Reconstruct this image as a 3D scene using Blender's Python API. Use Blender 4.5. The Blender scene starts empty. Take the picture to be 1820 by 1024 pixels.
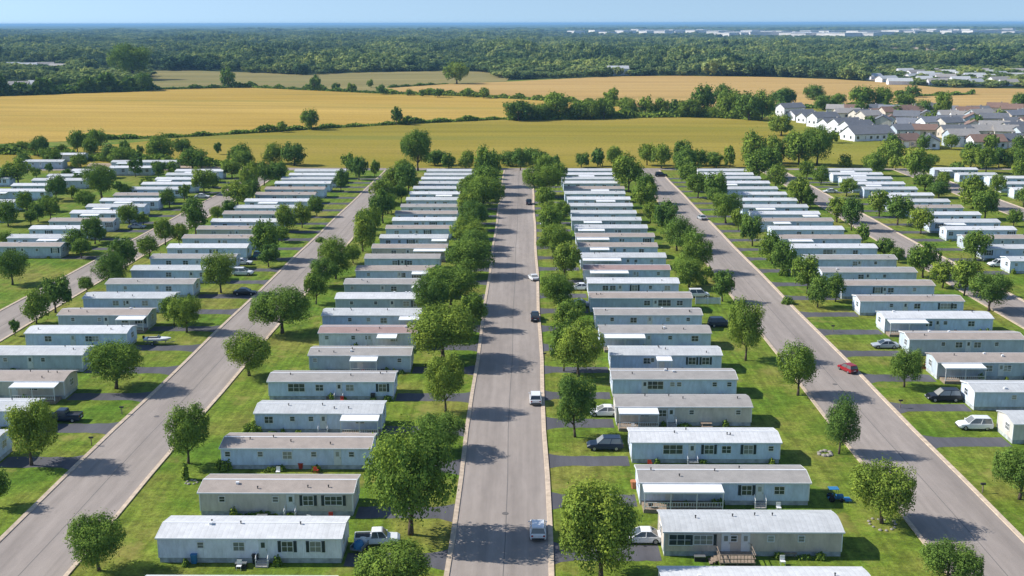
import bpy, math, random
import numpy as np
from mathutils import Vector, Matrix, Euler
R = random.Random(7)
C = bpy.context.scene.collection
SC = bpy.context.scene
rad = math.radians
# ------------------------------------------------------------------ camera
F_PX, W_PX, H_PX, CAM_H = 2000.0, 1820.0, 1024.0, 54.0
TH = math.atan(471 / F_PX)
cd = bpy.data.cameras.new('camera'); cam = bpy.data.objects.new('camera', cd); C.objects.link(cam)
cd.sensor_width = 36; cd.lens = F_PX / W_PX * 36; cd.clip_start = 1; cd.clip_end = 120000
YAW = math.atan(24 * math.cos(TH) / F_PX)
RM = Matrix.Rotation(YAW, 3, 'Z') @ Matrix.Rotation(math.pi / 2 - TH, 3, 'X') @ Matrix.Rotation(rad(-0.12), 3, 'Z')
cam.matrix_world = Matrix.Translation((0, 0, CAM_H)) @ RM.to_4x4()
SC.camera = cam
EYE = Vector((0, 0, CAM_H)); RI = RM.transposed()
def at(x, y, h=0.0):
    """ground point seen at photo pixel x, y (plane z = h)"""
    d = RM @ Vector(((x - W_PX / 2) / F_PX, -(y - H_PX / 2) / F_PX, -1))
    k = (h - CAM_H) / d.z
    return Vector((d.x * k, d.y * k, h))
def proj(p):
    v = RI @ (Vector(p) - EYE)
    return (W_PX / 2 + F_PX * v.x / -v.z, H_PX / 2 - F_PX * v.y / -v.z, -v.z)
# ------------------------------------------------------------------ light
SC.view_settings.view_transform = 'Standard'; SC.view_settings.look = 'None'
SC.view_settings.gamma = 1; SC.view_settings.use_curve_mapping = False
SC.view_settings.exposure = 0.36
SKY_LIFT = 0.15; SUN_EL = rad(38); SDIR = Vector((1, -0.17, 0)).normalized()          # shadows fall to the right, slightly towards us
w = bpy.data.worlds.new('World'); SC.world = w; w.use_nodes = True
nt = w.node_tree; sky = nt.nodes.new('ShaderNodeTexSky'); sky.sky_type = 'NISHITA'; sky.sun_disc = False
sky.sun_elevation = SUN_EL; sky.sun_rotation = math.atan2(-SDIR.x, -SDIR.y)
sky.air_density = 1.0; sky.dust_density = 0.3; sky.ozone_density = 1.6; sky.altitude = 100
tcw = nt.nodes.new('ShaderNodeTexCoord'); sx = nt.nodes.new('ShaderNodeSeparateXYZ'); cx = nt.nodes.new('ShaderNodeCombineXYZ'); ma = nt.nodes.new('ShaderNodeMath'); ma.operation = 'MULTIPLY_ADD'
ma.inputs[1].default_value = 0.8; ma.inputs[2].default_value = SKY_LIFT; nt.links.new(tcw.outputs['Generated'], sx.inputs[0]); nt.links.new(sx.outputs[0], cx.inputs[0]); nt.links.new(sx.outputs[1], cx.inputs[1]); nt.links.new(sx.outputs[2], ma.inputs[0]); nt.links.new(ma.outputs[0], cx.inputs[2])
nm_ = nt.nodes.new('ShaderNodeVectorMath'); nm_.operation = 'NORMALIZE'; nt.links.new(cx.outputs[0], nm_.inputs[0]); nt.links.new(nm_.outputs[0], sky.inputs['Vector'])      # clear air: no yellow band at the horizon
bg = nt.nodes['Background']; nt.links.new(sky.outputs[0], bg.inputs[0]); bg.inputs[1].default_value = 0.122
ld = bpy.data.lights.new('sun', 'SUN'); ld.energy = 4.95; ld.angle = rad(0.55); ld.color = (1, 0.945, 0.86)
sun = bpy.data.objects.new('sun', ld); C.objects.link(sun)
sd = Vector((SDIR.x * math.cos(SUN_EL), SDIR.y * math.cos(SUN_EL), -math.sin(SUN_EL)))
sun.rotation_euler = sd.to_track_quat('-Z', 'Y').to_euler()
sun.location = (0, 0, 200)
SC.cycles.use_denoising = True
SC.cycles.max_bounces = 5; SC.cycles.diffuse_bounces = 3; SC.cycles.glossy_bounces = 2
SC.cycles.transmission_bounces = 3; SC.cycles.volume_bounces = 0; SC.cycles.transparent_max_bounces = 8
# ------------------------------------------------------------------ materials
def srgb(r, g, b):
    f = lambda c: (c / 255 / 12.92) if c <= 10 else ((c / 255 + 0.055) / 1.055) ** 2.4
    return (f(r), f(g), f(b), 1)
class NT:
    def __init__(s, name, rough=0.8, spec=0.3, metal=0.0):
        s.m = bpy.data.materials.new(name); s.m.use_nodes = True; s.t = s.m.node_tree
        s.b = s.t.nodes['Principled BSDF']; s.b.inputs['Roughness'].default_value = rough
        s.b.inputs['Specular IOR Level'].default_value = spec; s.b.inputs['Metallic'].default_value = metal
        s.co = None
    def n(s, typ, **k):
        x = s.t.nodes.new(typ)
        for a, v in k.items(): setattr(x, a, v)
        return x
    def l(s, a, b): s.t.links.new(a, b)
    def coord(s, kind='Object'):
        tc = s.n('ShaderNodeTexCoord'); return tc.outputs[kind]
    def noise(s, scale, detail=4, vec=None, stretch=None, rough=0.6, w=None):
        no = s.n('ShaderNodeTexNoise'); no.inputs['Scale'].default_value = scale
        no.inputs['Detail'].default_value = detail; no.inputs['Roughness'].default_value = rough
        v = vec if vec is not None else s.coord()
        if stretch:
            mp = s.n('ShaderNodeMapping'); mp.inputs['Scale'].default_value = stretch; s.l(v, mp.inputs[0]); v = mp.outputs[0]
        s.l(v, no.inputs['Vector']); return no.outputs['Fac']
    def ramp(s, fac, stops):
        r = s.n('ShaderNodeValToRGB'); e = r.color_ramp.elements
        while len(e) < len(stops): e.new(0.5)
        for i, (p, c) in enumerate(stops):
            e[i].position = p; e[i].color = c if len(c) == 4 else (*c, 1)
        s.l(fac, r.inputs[0]); return r.outputs[0]
    def mix(s, fac, a, b, mode='MIX'):
        x = s.n('ShaderNodeMix', data_type='RGBA', blend_type=mode)
        for i, v in ((0, fac), (6, a), (7, b)):
            if isinstance(v, (int, float)): x.inputs[i].default_value = v
            elif isinstance(v, tuple): x.inputs[i].default_value = v if len(v) == 4 else (*v, 1)
            else: s.l(v, x.inputs[i])
        return x.outputs[2]
    def col(s, c):
        if isinstance(c, tuple): s.b.inputs['Base Color'].default_value = c if len(c) == 4 else (*c, 1)
        else: s.l(c, s.b.inputs['Base Color'])
        return s
    def bump(s, h, strength=0.3, dist=0.05):
        b = s.n('ShaderNodeBump'); b.inputs['Strength'].default_value = strength; b.inputs['Distance'].default_value = dist
        s.l(h, b.inputs['Height']); s.l(b.outputs[0], s.b.inputs['Normal']); return s
    def objrand(s): return s.n('ShaderNodeObjectInfo').outputs['Random']
def g(v): return (v, v, v, 1)
def simple(name, c, rough=0.6, spec=0.3, metal=0, var=0.12, sc=2.0):
    t = NT(name, rough, spec, metal); no = t.noise(sc, 4)
    k = t.ramp(no, [(0.3, g(1 - var)), (0.7, g(1 + var * 0.3))]); t.col(t.mix(1.0, c, k, 'MULTIPLY')); return t.m
M = {}
def grass_mat():
    t = NT('grass', 0.95, 0.1); co = t.coord()
    a = t.noise(0.06, 6, co, rough=0.62); b = t.noise(0.6, 6, co, rough=0.7); c = t.noise(7, 3, co); mow = t.noise(1.2, 3, co, stretch=(0.9, 0.06, 1))
    base = t.ramp(a, [(0.36, (0.100, 0.192, 0.018)), (0.5, (0.158, 0.225, 0.027)), (0.63, (0.220, 0.230, 0.045))])
    m1 = t.ramp(b, [(0.3, g(0.55)), (0.5, g(0.92)), (0.75, g(1.35))]); m2 = t.ramp(c, [(0.25, g(0.68)), (0.75, g(1.25))])
    m3 = t.ramp(mow, [(0.4, g(0.80)), (0.6, g(1.12))])
    dry = t.ramp(t.noise(0.16, 5, co, rough=0.65), [(0.55, g(0)), (0.70, g(0.7))])
    x = t.mix(1, base, m1, 'MULTIPLY'); x = t.mix(1, x, m2, 'MULTIPLY'); x = t.mix(1, x, m3, 'MULTIPLY')
    cl = t.ramp(t.noise(2.2, 4, co, rough=0.7), [(0.35, g(0.72)), (0.65, g(1.2))]); x = t.mix(1, x, cl, 'MULTIPLY'); x = t.mix(dry, x, (0.29, 0.25, 0.075))
    t.col(x); t.bump(c, 0.5, 0.08); return t.m
M['grass'] = grass_mat()
def asphalt(name, base, kerb=False, sc=1.0, patch=0.10):
    t = NT(name, 0.92, 0.2); co = t.coord()
    a = t.noise(0.07 * sc, 4, co, stretch=(2.6, 0.35, 1)); b = t.noise(1.1, 5, co, stretch=(1, 0.25, 1)); c = t.noise(22, 2, co)
    x = t.mix(1, base, t.ramp(a, [(0.3, g(1 - patch * 1.6)), (0.7, g(1 + patch))]), 'MULTIPLY')
    x = t.mix(1, x, t.ramp(b, [(0.3, g(0.92)), (0.7, g(1.06))]), 'MULTIPLY')
    x = t.mix(1, x, t.ramp(c, [(0.3, g(0.86)), (0.7, g(1.12))]), 'MULTIPLY')
    x = t.mix(1, x, t.ramp(t.noise(0.9, 3, co, stretch=(1, 0.015, 1)), [(0.35, g(0.90)), (0.65, g(1.07))]), 'MULTIPLY')
    st = t.ramp(t.noise(0.5, 4, co, stretch=(1, 0.5, 1), rough=0.7), [(0.62, g(0)), (0.74, g(0.3))]); x = t.mix(st, x, tuple(v * 0.6 for v in base[:3]))
    t.col(x); t.bump(c, 0.3, 0.02); return t.m
M['road'] = asphalt('road_asphalt', (0.318, 0.278, 0.250, 1))
M['drive'] = asphalt('driveway_asphalt', (0.105, 0.105, 0.118, 1), patch=0.16)
M['kerb'] = simple('kerb_concrete', (0.58, 0.47, 0.36, 1), 0.9, 0.2, var=0.3, sc=1.3)
M['seam'] = simple('seam_tar', (0.15, 0.14, 0.135, 1), 0.9)
M['oil'] = simple('oil_stain', (0.10, 0.095, 0.09, 1), 0.8)
def field(name, c1, c2, ang, dark):
    t = NT(name, 1, 0.05); co = t.coord()
    ro = t.n('ShaderNodeMapping'); ro.inputs['Rotation'].default_value = (0, 0, ang); t.l(co, ro.inputs[0]); v = ro.outputs[0]
    a = t.noise(0.006, 5, v, stretch=(0.35, 1.6, 1)); b = t.noise(0.05, 4, v, stretch=(0.12, 1.5, 1)); c = t.noise(0.9, 4, co)
    d = t.noise(0.012, 3, v, stretch=(0.2, 2.4, 1))
    x = t.ramp(a, [(0.35, c1), (0.65, c2)]); x = t.mix(1, x, t.ramp(b, [(0.35, g(0.86)), (0.65, g(1.08))]), 'MULTIPLY')
    x = t.mix(1, x, t.ramp(c, [(0.3, g(0.75)), (0.7, g(1.2))]), 'MULTIPLY')
    x = t.mix(t.ramp(d, [(0.56, g(0)), (0.68, g(0.6))]), x, dark)
    t.col(x); t.bump(c, 0.6, 0.4); return t.m
M['f_gold'] = field('ripe_crop', (0.39, 0.265, 0.055, 1), (0.48, 0.33, 0.085, 1), 0.12, (0.25, 0.23, 0.055, 1))
M['f_olive'] = field('ripening_crop', (0.25, 0.215, 0.032, 1), (0.34, 0.265, 0.055, 1), 0.05, (0.17, 0.19, 0.04, 1))
M['f_tan'] = field('stubble', (0.43, 0.28, 0.10, 1), (0.50, 0.34, 0.13, 1), 0.02, (0.33, 0.24, 0.08, 1))
M['f_dull'] = field('pasture', (0.215, 0.19, 0.075, 1), (0.30, 0.25, 0.10, 1), -0.02, (0.17, 0.18, 0.06, 1))
M['soil'] = simple('bare_soil', (0.42, 0.33, 0.25, 1), 1, 0.1, var=0.3, sc=0.05)
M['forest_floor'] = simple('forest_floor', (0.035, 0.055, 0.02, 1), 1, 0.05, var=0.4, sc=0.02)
def leaf(name, c1, c2, c3, stand=False):
    t = NT(name, 0.65, 0.25); t.t.nodes.remove(t.b)
    geo = t.coord(); r = t.objrand(); no = t.noise(1.3, 3, geo); wn = t.n('ShaderNodeTexWhiteNoise'); 
    at_ = t.n('ShaderNodeAttribute'); at_.attribute_name = 'tint'
    x = t.ramp(r, [(0.0, c1), (0.5, c2), (1.0, c3)])
    x = t.mix(1, x, t.ramp(no, [(0.3, g(0.8)), (0.7, g(1.18))]), 'MULTIPLY')
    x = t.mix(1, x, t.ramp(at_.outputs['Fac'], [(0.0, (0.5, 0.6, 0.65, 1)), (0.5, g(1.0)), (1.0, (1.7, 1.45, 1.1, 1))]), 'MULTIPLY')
    if stand: x = t.mix(1, x, t.ramp(t.noise(0.006, 6, t.n('ShaderNodeNewGeometry').outputs['Position']), [(0.38, (0.5, 0.6, 0.65, 1)), (0.62, (1.6, 1.4, 1.05, 1))]), 'MULTIPLY')
    d = t.n('ShaderNodeBsdfDiffuse'); tr = t.n('ShaderNodeBsdfTranslucent'); mx = t.n('ShaderNodeMixShader'); mx.inputs[0].default_value = 0.2
    t.l(x, d.inputs[0]); t.l(x, tr.inputs[0]); t.l(d.outputs[0], mx.inputs[1]); t.l(tr.outputs[0], mx.inputs[2]); t.l(mx.outputs[0], t.t.nodes['Material Output'].inputs[0]); return t.m
M['leaf'] = leaf('tree_leaves', (0.225, 0.305, 0.052, 1), (0.168, 0.260, 0.048, 1), (0.115, 0.202, 0.048, 1))
M['leaf_far'] = leaf('wood_leaves', (0.270, 0.340, 0.140, 1), (0.170, 0.250, 0.100, 1), (0.090, 0.155, 0.070, 1), True)
M['leaf_red'] = leaf('red_leaves', (0.25, 0.06, 0.04, 1), (0.22, 0.05, 0.04, 1), (0.30, 0.10, 0.05, 1))
M['bark'] = simple('bark', (0.13, 0.10, 0.075, 1), 0.95, 0.1, var=0.4, sc=3)
def wallmat(name, c):
    t = NT(name, 0.6, 0.35); co = t.coord(); x0 = c
    k = t.ramp(t.noise(0.9, 5, co, stretch=(1, 1, 0.45)), [(0.3, g(0.76)), (0.62, g(1.04))]); x = t.mix(1, x0, k, 'MULTIPLY')
    st = t.ramp(t.noise(3.0, 4, co, stretch=(1, 1, 0.12)), [(0.52, g(0)), (0.78, g(0.55))]); x = t.mix(st, x, tuple(v * 0.62 for v in c[:3]))
    wv = t.n('ShaderNodeTexWave', wave_type='BANDS', bands_direction='X'); wv.inputs['Scale'].default_value = 1.6; t.l(co, wv.inputs['Vector'])
    t.col(x); t.bump(wv.outputs['Fac'], 0.35, 0.03); return t.m
M['w_white'] = wallmat('white_siding', (0.86, 0.88, 0.96, 1)); M['w_blue'] = wallmat('sky_tinted_blue_siding', (0.66, 0.77, 0.95, 1))  # w_blue: whiter siding, skylight blue of its shaded fronts mixed into the colour
M['w_beige'] = wallmat('beige_siding', (0.66, 0.62, 0.56, 1)); M['w_grey'] = wallmat('grey_siding', (0.50, 0.58, 0.66, 1))
M['w_tan'] = wallmat('tan_siding', (0.64, 0.56, 0.48, 1))
def roofmat(name, c, stain, metal=False):
    t = NT(name, 0.75 if not metal else 0.5, 0.3); co = t.coord()
    k = t.ramp(t.noise(0.7, 6, co, rough=0.7), [(0.3, g(0.80)), (0.65, g(1.05))]); x = t.mix(1, c, k, 'MULTIPLY')
    f = t.ramp(t.noise(14, 2, co), [(0.3, g(0.84)), (0.7, g(1.1))]); x = t.mix(1 if not metal else 0.4, x, t.mix(1, x, f, 'MULTIPLY'))
    st = t.ramp(t.noise(0.35, 5, co, stretch=(1, 2, 1)), [(0.55, g(0)), (0.72, g(0.55))]); x = t.mix(st, x, stain)
    if metal:
        wv = t.n('ShaderNodeTexWave', wave_type='BANDS', bands_direction='X'); wv.inputs['Scale'].default_value = 0.55; t.l(co, wv.inputs['Vector'])
        x = t.mix(t.ramp(wv.outputs['Fac'], [(0.0, g(0.25)), (0.08, g(0))]), x, tuple(v * 0.5 for v in c[:3])); t.bump(wv.outputs['Fac'], 0.2, 0.02)
    else: t.bump(t.noise(14, 2, co), 0.4, 0.02)
    t.col(x); return t.m
M['r_white'] = roofmat('white_metal_roof', (0.67, 0.68, 0.69, 1), (0.56, 0.56, 0.56, 1), True)
M['r_light'] = roofmat('light_grey_roof', (0.56, 0.575, 0.58, 1), (0.42, 0.42, 0.42, 1), True)
M['r_grey'] = roofmat('grey_shingle_roof', (0.37, 0.35, 0.33, 1), (0.28, 0.265, 0.25, 1))
M['r_tan'] = roofmat('tan_shingle_roof', (0.39, 0.335, 0.295, 1), (0.30, 0.26, 0.23, 1))
M['r_red'] = roofmat('reddish_shingle_roof', (0.37, 0.26, 0.24, 1), (0.28, 0.20, 0.18, 1))
M['r_dark'] = roofmat('slate_grey_roof', (0.185, 0.195, 0.215, 1), (0.14, 0.148, 0.162, 1))
M['r_brown'] = roofmat('brown_roof', (0.26, 0.17, 0.135, 1), (0.18, 0.125, 0.10, 1))
M['skirt'] = simple('skirting_panel', (0.50, 0.54, 0.55, 1), 0.8, 0.2, var=0.45, sc=1.3)
M['trim'] = simple('white_trim', (0.80, 0.81, 0.82, 1), 0.45, 0.4, var=0.08)
M['awn'] = simple('awning_metal', (0.86, 0.87, 0.88, 1), 0.4, 0.4, var=0.06)
t = NT('window_glass', 0.08, 0.8); t.col(t.ramp(t.objrand(), [(0.0, (0.03, 0.045, 0.055, 1)), (0.55, (0.05, 0.065, 0.075, 1)), (0.7, (0.16, 0.17, 0.17, 1)), (1.0, (0.38, 0.38, 0.36, 1))])); M['glass'] = t.m
M['shut'] = simple('dark_shutter', (0.035, 0.05, 0.05, 1), 0.6); M['door'] = simple('door_paint', (0.70, 0.73, 0.75, 1), 0.5)
M['wood'] = simple('deck_wood', (0.33, 0.26, 0.20, 1), 0.85, var=0.4, sc=4); M['conc'] = simple('concrete', (0.48, 0.45, 0.42, 1), 0.9, var=0.2)
M['metal'] = NT('galvanised_metal', 0.4, 0.5, 0.7).col((0.4, 0.41, 0.42, 1)).m
M['dark'] = simple('dark_plastic', (0.03, 0.03, 0.035, 1), 0.6)
M['rubber'] = simple('rubber', (0.02, 0.02, 0.022, 1), 0.85)
def paint(name, c): 
    t = NT(name, 0.35, 0.4); t.b.inputs['Coat Weight'].default_value = 0.25; t.b.inputs['Coat Roughness'].default_value = 0.05; t.col(t.mix(1, c, t.ramp(t.noise(3, 2), [(0.3, g(0.92)), (0.7, g(1))]), 'MULTIPLY')); return t.m
M['p_white'] = paint('white_car_paint', (0.78, 0.80, 0.82, 1)); M['p_black'] = paint('black_car_paint', (0.012, 0.014, 0.02, 1))
M['p_blue'] = paint('dark_blue_car_paint', (0.016, 0.03, 0.06, 1)); M['p_red'] = paint('red_car_paint', (0.30, 0.012, 0.02, 1))
M['p_silver'] = paint('silver_car_paint', (0.42, 0.46, 0.50, 1)); M['p_teal'] = paint('teal_car_paint', (0.03, 0.17, 0.24, 1))
M['lamp'] = NT('headlight_glass', 0.1, 0.8).col((0.7, 0.72, 0.75, 1)).m; M['tail'] = NT('tail_light', 0.2, 0.6).col((0.35, 0.01, 0.01, 1)).m
M['tarp'] = simple('blue_tarpaulin', (0.04, 0.20, 0.42, 1), 0.5); M['redplastic'] = simple('red_plastic', (0.45, 0.05, 0.03, 1), 0.5)
M['terracotta'] = simple('terracotta', (0.45, 0.18, 0.08, 1), 0.8); M['stone'] = simple('field_stone', (0.36, 0.33, 0.29, 1), 0.9, var=0.3, sc=3)
M['pale_wall'] = simple('pale_wall', (0.88, 0.82, 0.76, 1), 0.7, var=0.1, sc=0.1)
# ------------------------------------------------------------------ mesh helpers
class MB:
    def __init__(s): s.v = []; s.f = []
    def add(s, vs, fs):
        o = len(s.v); s.v += [tuple(p) for p in vs]; s.f += [tuple(i + o for i in q) for q in fs]; return s
    def box(s, c, d, rz=0, bev=0):
        x, y, z = (k / 2 for k in d); pts = []
        for sz in (-1, 1):
            for sx, sy in ((-1, -1), (1, -1), (1, 1), (-1, 1)):
                px, py = sx * x, sy * y
                pts.append((c[0] + px * math.cos(rz) - py * math.sin(rz), c[1] + px * math.sin(rz) + py * math.cos(rz), c[2] + sz * z))
        return s.add(pts, [(3, 2, 1, 0), (4, 5, 6, 7), (0, 1, 5, 4), (1, 2, 6, 5), (2, 3, 7, 6), (3, 0, 4, 7)])
    def tube(s, a, b, r0, r1=None, n=6, caps=True):
        r1 = r0 if r1 is None else r1; a = Vector(a); b = Vector(b); d = (b - a).normalized()
        u = d.orthogonal().normalized(); v = d.cross(u); pts = []
        for p, r in ((a, r0), (b, r1)):
            for i in range(n):
                t = 2 * math.pi * i / n; pts.append(p + u * (r * math.cos(t)) + v * (r * math.sin(t)))
        fs = [(i, (i + 1) % n, n + (i + 1) % n, n + i) for i in range(n)]
        if caps: fs += [tuple(range(n))[::-1], tuple(range(n, 2 * n))]
        return s.add(pts, fs)
    def prism(s, prof, x0, x1):           # profile of (y, z), extruded along x
        n = len(prof); pts = [(x0, y, z) for y, z in prof] + [(x1, y, z) for y, z in prof]
        return s.add(pts, [(i, (i + 1) % n, n + (i + 1) % n, n + i) for i in range(n)] + [tuple(range(n))[::-1], tuple(range(n, 2 * n))])
    def loft(s, secs, caps=True):         # list of equal-length rings
        n = len(secs[0]); pts = [p for r in secs for p in r]; fs = []
        for k in range(len(secs) - 1):
            for i in range(n): fs.append((k * n + i, k * n + (i + 1) % n, (k + 1) * n + (i + 1) % n, (k + 1) * n + i))
        if caps: fs += [tuple(range(n))[::-1], tuple(range((len(secs) - 1) * n, len(secs) * n))]
        return s.add(pts, fs)
    def mesh(s, name, mat, smooth=False):
        me = bpy.data.meshes.new(name); me.from_pydata(s.v, [], s.f); me.materials.append(mat)
        if smooth: me.polygons.foreach_set('use_smooth', [True] * len(me.polygons))
        import bmesh
        bm = bmesh.new(); bm.from_mesh(me); bmesh.ops.recalc_face_normals(bm, faces=bm.faces); bm.to_mesh(me); bm.free()
        me.update(); return me
def tag(o, label=None, cat=None, group=None, kind=None):
    if label: o['label'] = label
    if cat: o['category'] = cat
    if group: o['group'] = group
    if kind: o['kind'] = kind
    return o
def link(name, data, parent=None, loc=(0, 0, 0), rz=0, scale=None):
    o = bpy.data.objects.new(name, data); C.objects.link(o); o.location = loc; o.rotation_euler = (0, 0, rz)
    if scale: o.scale = scale
    if parent: o.parent = parent
    return o
def build(name, mb, mat, parent=None, loc=(0, 0, 0), rz=0, smooth=False): return link(name, mb.mesh(name, mat, smooth), parent, loc, rz)
ORD = 'first second third fourth fifth sixth seventh eighth ninth tenth eleventh twelfth thirteenth fourteenth fifteenth sixteenth seventeenth eighteenth nineteenth twentieth'.split()
TENS = {20: 'twenty', 30: 'thirty', 40: 'forty', 50: 'fifty', 60: 'sixty', 70: 'seventy'}
def ordw(i):
    if i <= 20: return ORD[i - 1]
    if i % 10 == 0: return {30: 'thirtieth', 40: 'fortieth', 50: 'fiftieth', 60: 'sixtieth', 70: 'seventieth'}[i]
    return TENS[i // 10 * 10] + '-' + ORD[i % 10 - 1]
# ------------------------------------------------------------------ ground, roads
gm = MB(); ex = [-60000, -3000, 3000, 60000]; ey = [-400, 900, 60000]
gm.add([(x, y, 0) for y in ey for x in ex], [(r * 4 + c, r * 4 + c + 1, (r + 1) * 4 + c + 1, (r + 1) * 4 + c) for r in range(2) for c in range(3)])
ground = build('ground', gm, M['grass']); tag(ground, 'mown green lawn ground under the homes', kind='structure')
YN, YF = 30.0, 423.0
# road: (label, near left x, near right x, far left x, far right x)
ROADS = [('outer left road', -102.5, -92.5, -99.0, -90.0), ('left road', -56.6, -46.2, -52.6, -43.2), ('middle road', -7.8, 2.7, -7.8, 2.7),
         ('right road', 42.6, 53.4, 41.0, 50.4), ('outer right road', 91.2, 100.6, 88.2, 96.6), ('outermost right road', 141.0, 150.5, 138.5, 147.5)]
def lerpY(a, b, y): return a + (b - a) * (y - 100) / (YF - 100)
for nm, a, b, c, d in ROADS:
    n = 24; ys = [YN + (YF - YN) * i / n for i in range(n + 1)]; wob = [0.12 * math.sin(i * 1.7 + a) for i in range(n + 1)]
    L = [lerpY(a, c, y) + q for y, q in zip(ys, wob)]; Rr = [lerpY(b, d, y) + q for y, q in zip(ys, wob)]
    mb = MB(); mb.add([(x, y, 0.012) for x, y in zip(L, ys)] + [(x, y, 0.012) for x, y in zip(Rr, ys)], [(i, n + 1 + i, n + 2 + i, i + 1) for i in range(n)])
    tag(build('road', mb, M['road']), 'grey asphalt ' + nm, kind='structure')
    for side, X, sg in (('left', L, 1), ('right', Rr, -1)):
        secs = [[(x - 0.29, y, -0.05), (x + 0.29, y, -0.05), (x + 0.29 - (0.06 if sg > 0 else 0), y, 0.13 if sg < 0 else 0.1), (x - 0.29 + (0.06 if sg < 0 else 0), y, 0.13 if sg > 0 else 0.1)] for x, y in zip(X, ys)]
        kb = MB().loft(secs); tag(build('kerb', kb, M['kerb']), f'pale concrete kerb on the {side} edge of the {nm}', kind='structure')
    sm = MB()
    mid = [(p + q) / 2 + 0.4 for p, q in zip(L, Rr)]
    sm.add([(x - 0.04, y, 0.017) for x, y in zip(mid, ys)] + [(x + 0.04, y, 0.017) for x, y in zip(mid, ys)], [(i, n + 1 + i, n + 2 + i, i + 1) for i in range(n)])
    tag(build('road_seam', sm, M['seam']), 'dark tar seam along the ' + nm, kind='structure')
mb = MB(); mb.add([(-190, YF, 0.016), (190, YF, 0.016), (190, YF + 9, 0.016), (-190, YF + 9, 0.016)], [(0, 1, 2, 3)])
tag(build('road', mb, M['road']), 'cross street closing the far end of the park', kind='structure')
# ------------------------------------------------------------------ fields (as curved outlines on the ground)
def sheet(name, pts, z, mat, label):
    P = [at(x, y) for x, y in pts]; mb = MB(); mb.add([(p.x, p.y, z) for p in P], [tuple(range(len(P)))])
    me = mb.mesh(name, mat); o = link(name, me); tag(o, label, kind='structure'); return o
sheet('field', [(-500, 262), (150, 262), (340, 243), (440, 237), (569, 229), (692, 222), (900, 212), (1100, 207), (1250, 207), (1345, 213), (1400, 232), (1440, 262), (1400, 296), (1240, 299), (690, 299), (450, 298), (250, 297), (-500, 297)], 0.05, M['f_olive'], 'olive yellow crop field just beyond the homes')
sheet('field', [(-500, 262), (-500, 176), (0, 171), (120, 166), (262, 160), (440, 155), (560, 160), (690, 167), (900, 174), (1000, 181), (1100, 190), (1120, 206), (900, 211), (692, 221), (569, 228), (440, 236), (340, 242), (150, 250), (0, 256)], 0.08, M['f_gold'], 'golden ripe crop field filling the left middle distance')
sheet('field', [(262, 159), (262, 126), (350, 126), (470, 130), (540, 133), (650, 129), (790, 126.5), (870, 128), (910, 133), (900, 145), (795, 149), (690, 156), (690, 165), (560, 158), (440, 153)], 0.11, M['f_dull'], 'dull green field along the edge of the wood')
sheet('field', [(690, 156.5), (795, 149.5), (900, 145.5), (1076, 136.5), (1200, 135), (1360, 137), (1480, 141), (1565, 146), (1670, 156), (1820, 158), (2300, 162), (2300, 205), (1820, 199), (1600, 193), (1380, 192), (1240, 196), (1120, 190), (1000, 180), (900, 173.3), (690, 166)], 0.14, M['f_tan'], 'orange tan harvested field in front of the right wood')
M['rough'] = field('rough_grass', (0.20, 0.215, 0.03, 1), (0.29, 0.26, 0.05, 1), 0.3, (0.15, 0.19, 0.03, 1))
sheet('rough_grass_ground', [(1240, 299.5), (1400, 297), (1440, 262), (1400, 232), (1345, 213), (1420, 190), (1820, 193), (2100, 200), (2100, 300), (1820, 299.5)], 0.03, M['rough'], 'rough yellowish grass between the homes and the suburb')
sheet('gravel_yard', [(150, 300), (160, 290), (330, 293), (470, 297), (480, 303), (300, 303)], 0.06, M['soil'], 'bare gravel yard behind the left rows')
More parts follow.
